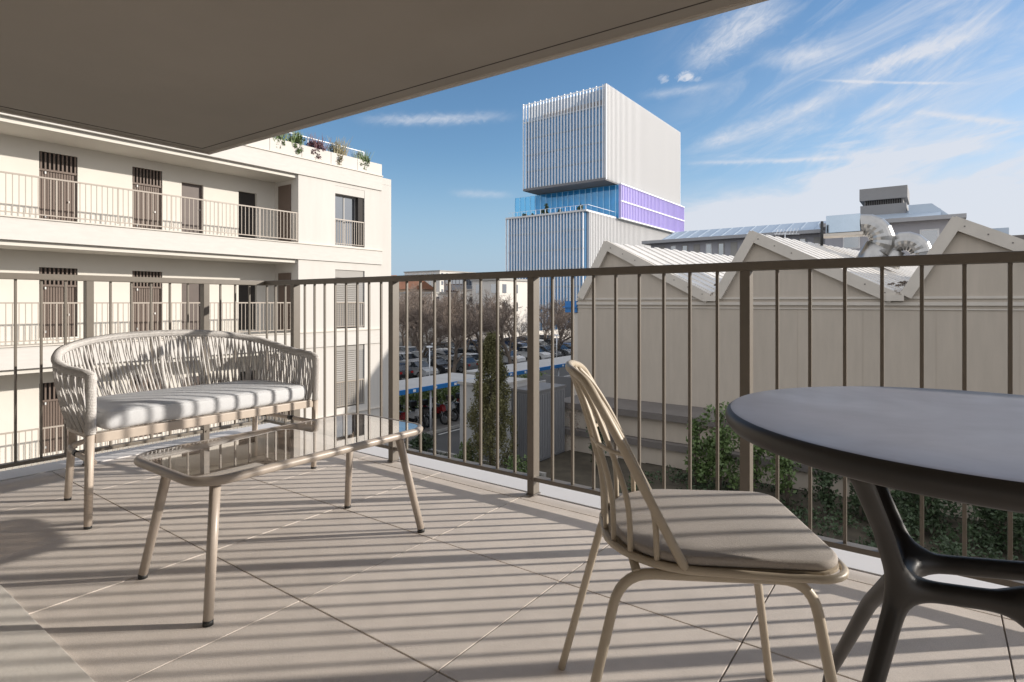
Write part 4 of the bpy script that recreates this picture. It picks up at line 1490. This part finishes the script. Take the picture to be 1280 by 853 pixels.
# ================================================================== motorbike shelter and motorbikes
def shelter(y0, y1, label):
    t = thing('carport', label, 'carport', (-22, (y0 + y1) / 2, GZ))
    m_ = MB(); m_.box(-23.6, -20.75, y0, y1, GZ + 2.38, GZ + 2.50); m_.build('roof', m_carport, t)
    m_ = MB(); m_.box(-20.74, -20.64, y0 - .05, y1 + .05, GZ + 2.30, GZ + 2.52); m_.build('fascia', m_blue, t)
    m_ = MB()
    y = y0 + 1.0
    while y < y1: m_.box(-20.636, -20.62, y - .09, y + .09, GZ + 2.35, GZ + 2.47); y += 1.5
    m_.build('fascia_plate', m_fin, t)
    y = y0 + .6
    while y < y1:
        m_ = MB(); m_.tube([(-21.0, y, GZ + .12), (-21.0, y, GZ + 2.36)], .05, 8); m_.build('post', m_fin, t)
        y += 3.2
    return t


shelter(14.5, 26.0, 'white-roofed shelter with blue fascia over the parked motorbikes')
shelter(27.0, 41, 'farther white-roofed shelter with blue fascia, right of the conifer')


def make_bike(label, loc, rz):
    t = thing('motorbike', label, 'motorbike', loc, rz, 'motorbikes under the shelter')
    for xw in (-.66, .66):
        m_ = MB()
        m_.tube([(xw + .29 * math.cos(a * math.pi / 9), 0, .31 + .29 * math.sin(a * math.pi / 9)) for a in range(18)], .055, 6, closed=True)
        w = m_.build('wheel', m_tyre, t, local=True)
        q = MB(); q.tube([(xw, -.035, .31), (xw, .035, .31)], .16, 10); q.build('rim', m_rim, w, local=True)
    m_ = MB()
    m_.tube([(.66, .07, .31), (.42, .07, .95)], .028, 6); m_.tube([(.66, -.07, .31), (.42, -.07, .95)], .028, 6)
    m_.tube([(-.66, .08, .31), (-.1, .08, .42)], .03, 6); m_.tube([(-.66, -.08, .31), (-.1, -.08, .42)], .03, 6)
    m_.build('frame', m_rim, t, local=True)
    m_ = MB(); m_.box(-.18, .25, -.15, .15, .26, .60, .04); m_.build('engine', m_black, t, local=True)
    m_ = MB(); m_.prism([(-.05, .62), (.0, .86), (.30, .92), (.42, .80), (.36, .58)], 'y', -.14, .14); m_.build('fuel_tank', m_paint['red'], t, local=True)
    m_ = MB(); m_.prism([(-.85, .74), (-.80, .90), (-.55, .84), (-.45, .66)], 'y', -.11, .11); m_.build('tail_fairing', m_paint['red'], t, local=True)
    m_ = MB(); m_.prism([(.38, .74), (.46, 1.06), (.60, .96), (.66, .72)], 'y', -.15, .15)
    m_.build('fairing', m_paint['red'], t, local=True)
    m_ = MB(); m_.box(-.72, .02, -.13, .13, .74, .84, .03); m_.build('saddle', m_black, t, local=True)
    m_ = MB(); m_.tube([(.36, -.36, 1.02), (.44, -.2, .99), (.44, .2, .99), (.36, .36, 1.02)], .018, 6); m_.build('handlebar', m_black, t, local=True)
    m_ = MB(); m_.box(-.92, -.62, -.19, .19, .92, 1.22, .05); m_.build('top_box', m_black, t, local=True)
    return t


bike0 = make_bike('red motorbike under the shelter roof near the railing post', (-22.2, 20.3, GZ + .12), 0)
bc = ['white', 'black', 'red', 'silver', 'black', 'red', 'white', 'red', 'black', 'grey', 'blue']
for i, col in enumerate(bc):
    nm = ['second', 'third', 'fourth', 'fifth', 'sixth', 'seventh', 'eighth', 'ninth', 'tenth', 'eleventh', 'twelfth'][i]
    y = 20.3 + .92 * (i + 1) if i < 6 else 27.5 + 1.05 * (i - 6)
    dup(bike0, (-22.2 + rg.uniform(-.2, .2), y, GZ + .12), rg.uniform(-.3, .3), '%s motorbike under the shelter, %s in line from the apartment building' % (col, nm), 'motorbikes under the shelter', swap={m_paint['red']: m_paint[col]})
# hedge behind the shelter
m = MB(); m.leaves(-24.9, 26, GZ + 1.0, .55, 11.5, .95, 7000, .20, random.Random(9), 60)
tag(m.build('hedge', mat('hedge_leaf', (.12, .17, .045), .55, .4, 3)), 'leafy green hedge running behind the motorbike shelter', 'hedge')

# ================================================================== hut, ribbed container, fence, conifer, van, planting
ht = thing('white_hut', 'plain white flat-roofed hut behind the conifer', 'hut', (-15.7, 20, GZ))
m = MB(); m.box(-16.7, -14.75, 18.9, 21.3, GZ, -2.60); m.build('wall', m_hut, ht)
m = MB(); m.box(-16.78, -14.72, 18.82, 21.38, -2.60, -2.48); m.build('roof', m_carport, ht)
m = MB(); m.box(-15.3, -14.9, 18.86, 18.897, GZ + .1, GZ + 2.1); m.build('door', m_ribbed, ht)
rc = thing('ribbed_container', 'grey ribbed metal container to the right of the white hut', 'container', (-14, 20.5, GZ))
m = MB(); m.box(-14.68, -13.45, 20.05, 22.3, GZ + .05, -2.85); m.build('body', m_ribbed, rc)
m = MB()
for k in range(13): xq = -14.66 + k * .096; m.box(xq, xq + .045, 20.0, 20.048, GZ + .15, -2.95)
for k in range(16): yq = 20.2 + k * .13; m.box(-13.448, -13.40, yq, yq + .06, GZ + .15, -2.95)
m.build('ribs', m_ribbed, rc)
m = MB(); m.box(-14.72, -13.39, 19.98, 22.34, -2.85, -2.75); m.build('top_frame', m_fence, rc)
m = MB(); m.box(-17.5, -14.2, 27.0, 27.08, GZ, -3.1)
tag(m.build('panel_fence', m_fence), 'dark grey panel fence between container and factory corner', 'fence')
cf = thing('conifer', 'narrow dark green conifer with brownish top beside the white hut', 'tree', (-14.05, 17.75, GZ))
MB().tube([(-14.05, 17.75, GZ), (-14.04, 17.75, GZ + 2.5), (-14.02, 17.76, GZ + 5.0)], [.10, .07, .015], 7).build('trunk', m_bark, cf)
rg = random.Random(15)
m = MB()
for k in range(400):
    f = rg.random() ** .8
    z = GZ + .35 + f * 5.0
    w = 1.02 * (1 - f) ** .55 * (.75 + .25 * min(1, f * 6)) + .05
    a = rg.uniform(0, 6.28)
    rr = w * rg.uniform(.35, 1.05)
    m.leaves(-14.04 + rr * math.cos(a), 17.75 + rr * math.sin(a), z, .16, .16, .28, 66, .085, rg)
m.build('crown', m_conifer, cf)


def shrub(label, x, y, h, w, mt, n, leaf, seed, lumps=10, stems=4, cat='shrub', name='shrub'):
    rg_ = random.Random(seed)
    t = thing(name, label, cat, (x, y, GZ + .1))
    s_ = MB()
    for k in range(stems):
        a = rg_.uniform(0, 6.28); q = rg_.uniform(.2, .6) * w
        s_.tube([(x, y, GZ + .1), (x + q * .4 * math.cos(a), y + q * .4 * math.sin(a), GZ + h * .5), (x + q * math.cos(a), y + q * math.sin(a), GZ + h * .92)], [.035, .022, .008], 5)
    s_.build('stem', m_bark, t)
    m_ = MB()
    for k in range(lumps):
        a = rg_.uniform(0, 6.28); f = rg_.uniform(.18, .95)
        rr = w * rg_.uniform(0, 1) * (1 - .3 * f)
        m_.leaves(x + rr * math.cos(a), y + rr * math.sin(a), GZ + .1 + h * f, .16 + w * .22, .16 + w * .22, .14 + h * .07, n // lumps, leaf, rg_)
    m_.build('foliage', mt, t)
    return t


shrub('tall leafy green shrub against the annex wall behind the chair and post', -6.1, 20.6, 3.05, .66, m_leaf, 1500, .17, 31, 30, 6)
shrub('slim leafy shrub just left of the tall one by the annex wall', -6.95, 20.6, 2.6, .42, m_leaf, 900, .16, 32, 16)
shrub('spreading green shrub right of the tall one, behind the thick railing post', -5.0, 20.5, 2.55, .8, m_leaf, 1000, .16, 43, 24, 6)
shrub('bushy green shrub under the round table edge by the annex wall', -3.9, 20.5, 2.15, .65, m_leaf, 900, .15, 33, 20)
shrub('dark upright shrub between table leg and chair seat', -2.75, 20.5, 1.95, .42, m_leaf2, 1200, .13, 34, 16)
shrub('narrow dark shrub just left of the table leg', -1.85, 20.5, 1.85, .35, m_leaf2, 1000, .13, 35, 14)
shrub('dark ivy-like shrub right of the table leg', -.4, 20.4, 1.7, .9, m_leaf2, 2200, .13, 36, 26)
shrub('dark shrub at the right edge of the planted bed', 1.4, 20.3, 1.6, .9, m_leaf2, 2200, .13, 37, 26)
shrub('thin twiggy shrub at the left end of the annex wall', -12.6, 21.6, 2.2, .4, m_twig, 260, .08, 38, 12, 9)
shrub('dark rounded shrub at left end of annex wall', -10.9, 20.6, 2.2, .42, m_leaf2, 1300, .13, 39, 16)
shrub('low green shrub in the bed in front of the white hut', -15.2, 17.6, 1.0, .6, m_leaf, 800, .12, 40, 12)
shrub('low dark bush beside the hut kerb', -18.0, 18.0, .9, .6, m_leaf2, 900, .12, 41, 12)
shrub('low green shrub in the bed right of the conifer', -12.6, 17.5, 1.0, .6, m_leaf, 800, .12, 42, 12)
# ivy on the annex wall and mixed ground cover in the bed
m = MB()
rg = random.Random(77)
for k in range(70):
    xq = rg.uniform(-1.8, 8); h_ = rg.uniform(.2, 1.0) * (1.7 - .05 * abs(xq - 2))
    m.leaves(xq, 17.93, GZ + .3 + h_, .25, .05, .22, 42, .11, rg)
iv = m.build('wall_ivy', m_leaf2); set_out(iv); tag(iv, 'dark ivy creeping up the lower annex wall', 'ivy', kind='stuff')
m = MB()
for k in range(260):
    yq = rg.uniform(14.5, 22.2); xq = rg.uniform(-9, 5); h_ = rg.uniform(.3, 1.0) if xq > -1.3 else rg.uniform(.1, .38); m.leaves(xq, yq, GZ + .1 + h_ * .6, .42, .40, h_ * .5, 90 if xq > -1.3 else 40, .12, rg)
for k in range(60):
    m.leaves(rg.uniform(-20, -12), rg.uniform(16.2, 18.2), GZ + .18, .4, .3, .15, 30, .10, rg)
gc = m.build('ground_cover', m_leaf2); tag(gc, 'dark low ground cover filling the planted bed', 'ground cover', kind='stuff')

# street furniture in the car park
for i, (x, y, lb) in enumerate(((-33.9, 34.6, 'thin white lamp post at the near edge of the car park'), (-34.2, 55, 'thin white lamp post right of the conifer in the car park'))):
    t = thing('lamp_post', lb, 'lamp post', (x, y, GZ), 0, 'car park lamp posts')
    MB().tube([(x, y, GZ), (x, y, GZ + 3.0)], .05, 6).build('pole', m_fin, t)
    m = MB(); m.box(x - .25, x + .25, y - .12, y + .12, GZ + 3.0, GZ + 3.12); m.build('lamp_head', m_fin, t)
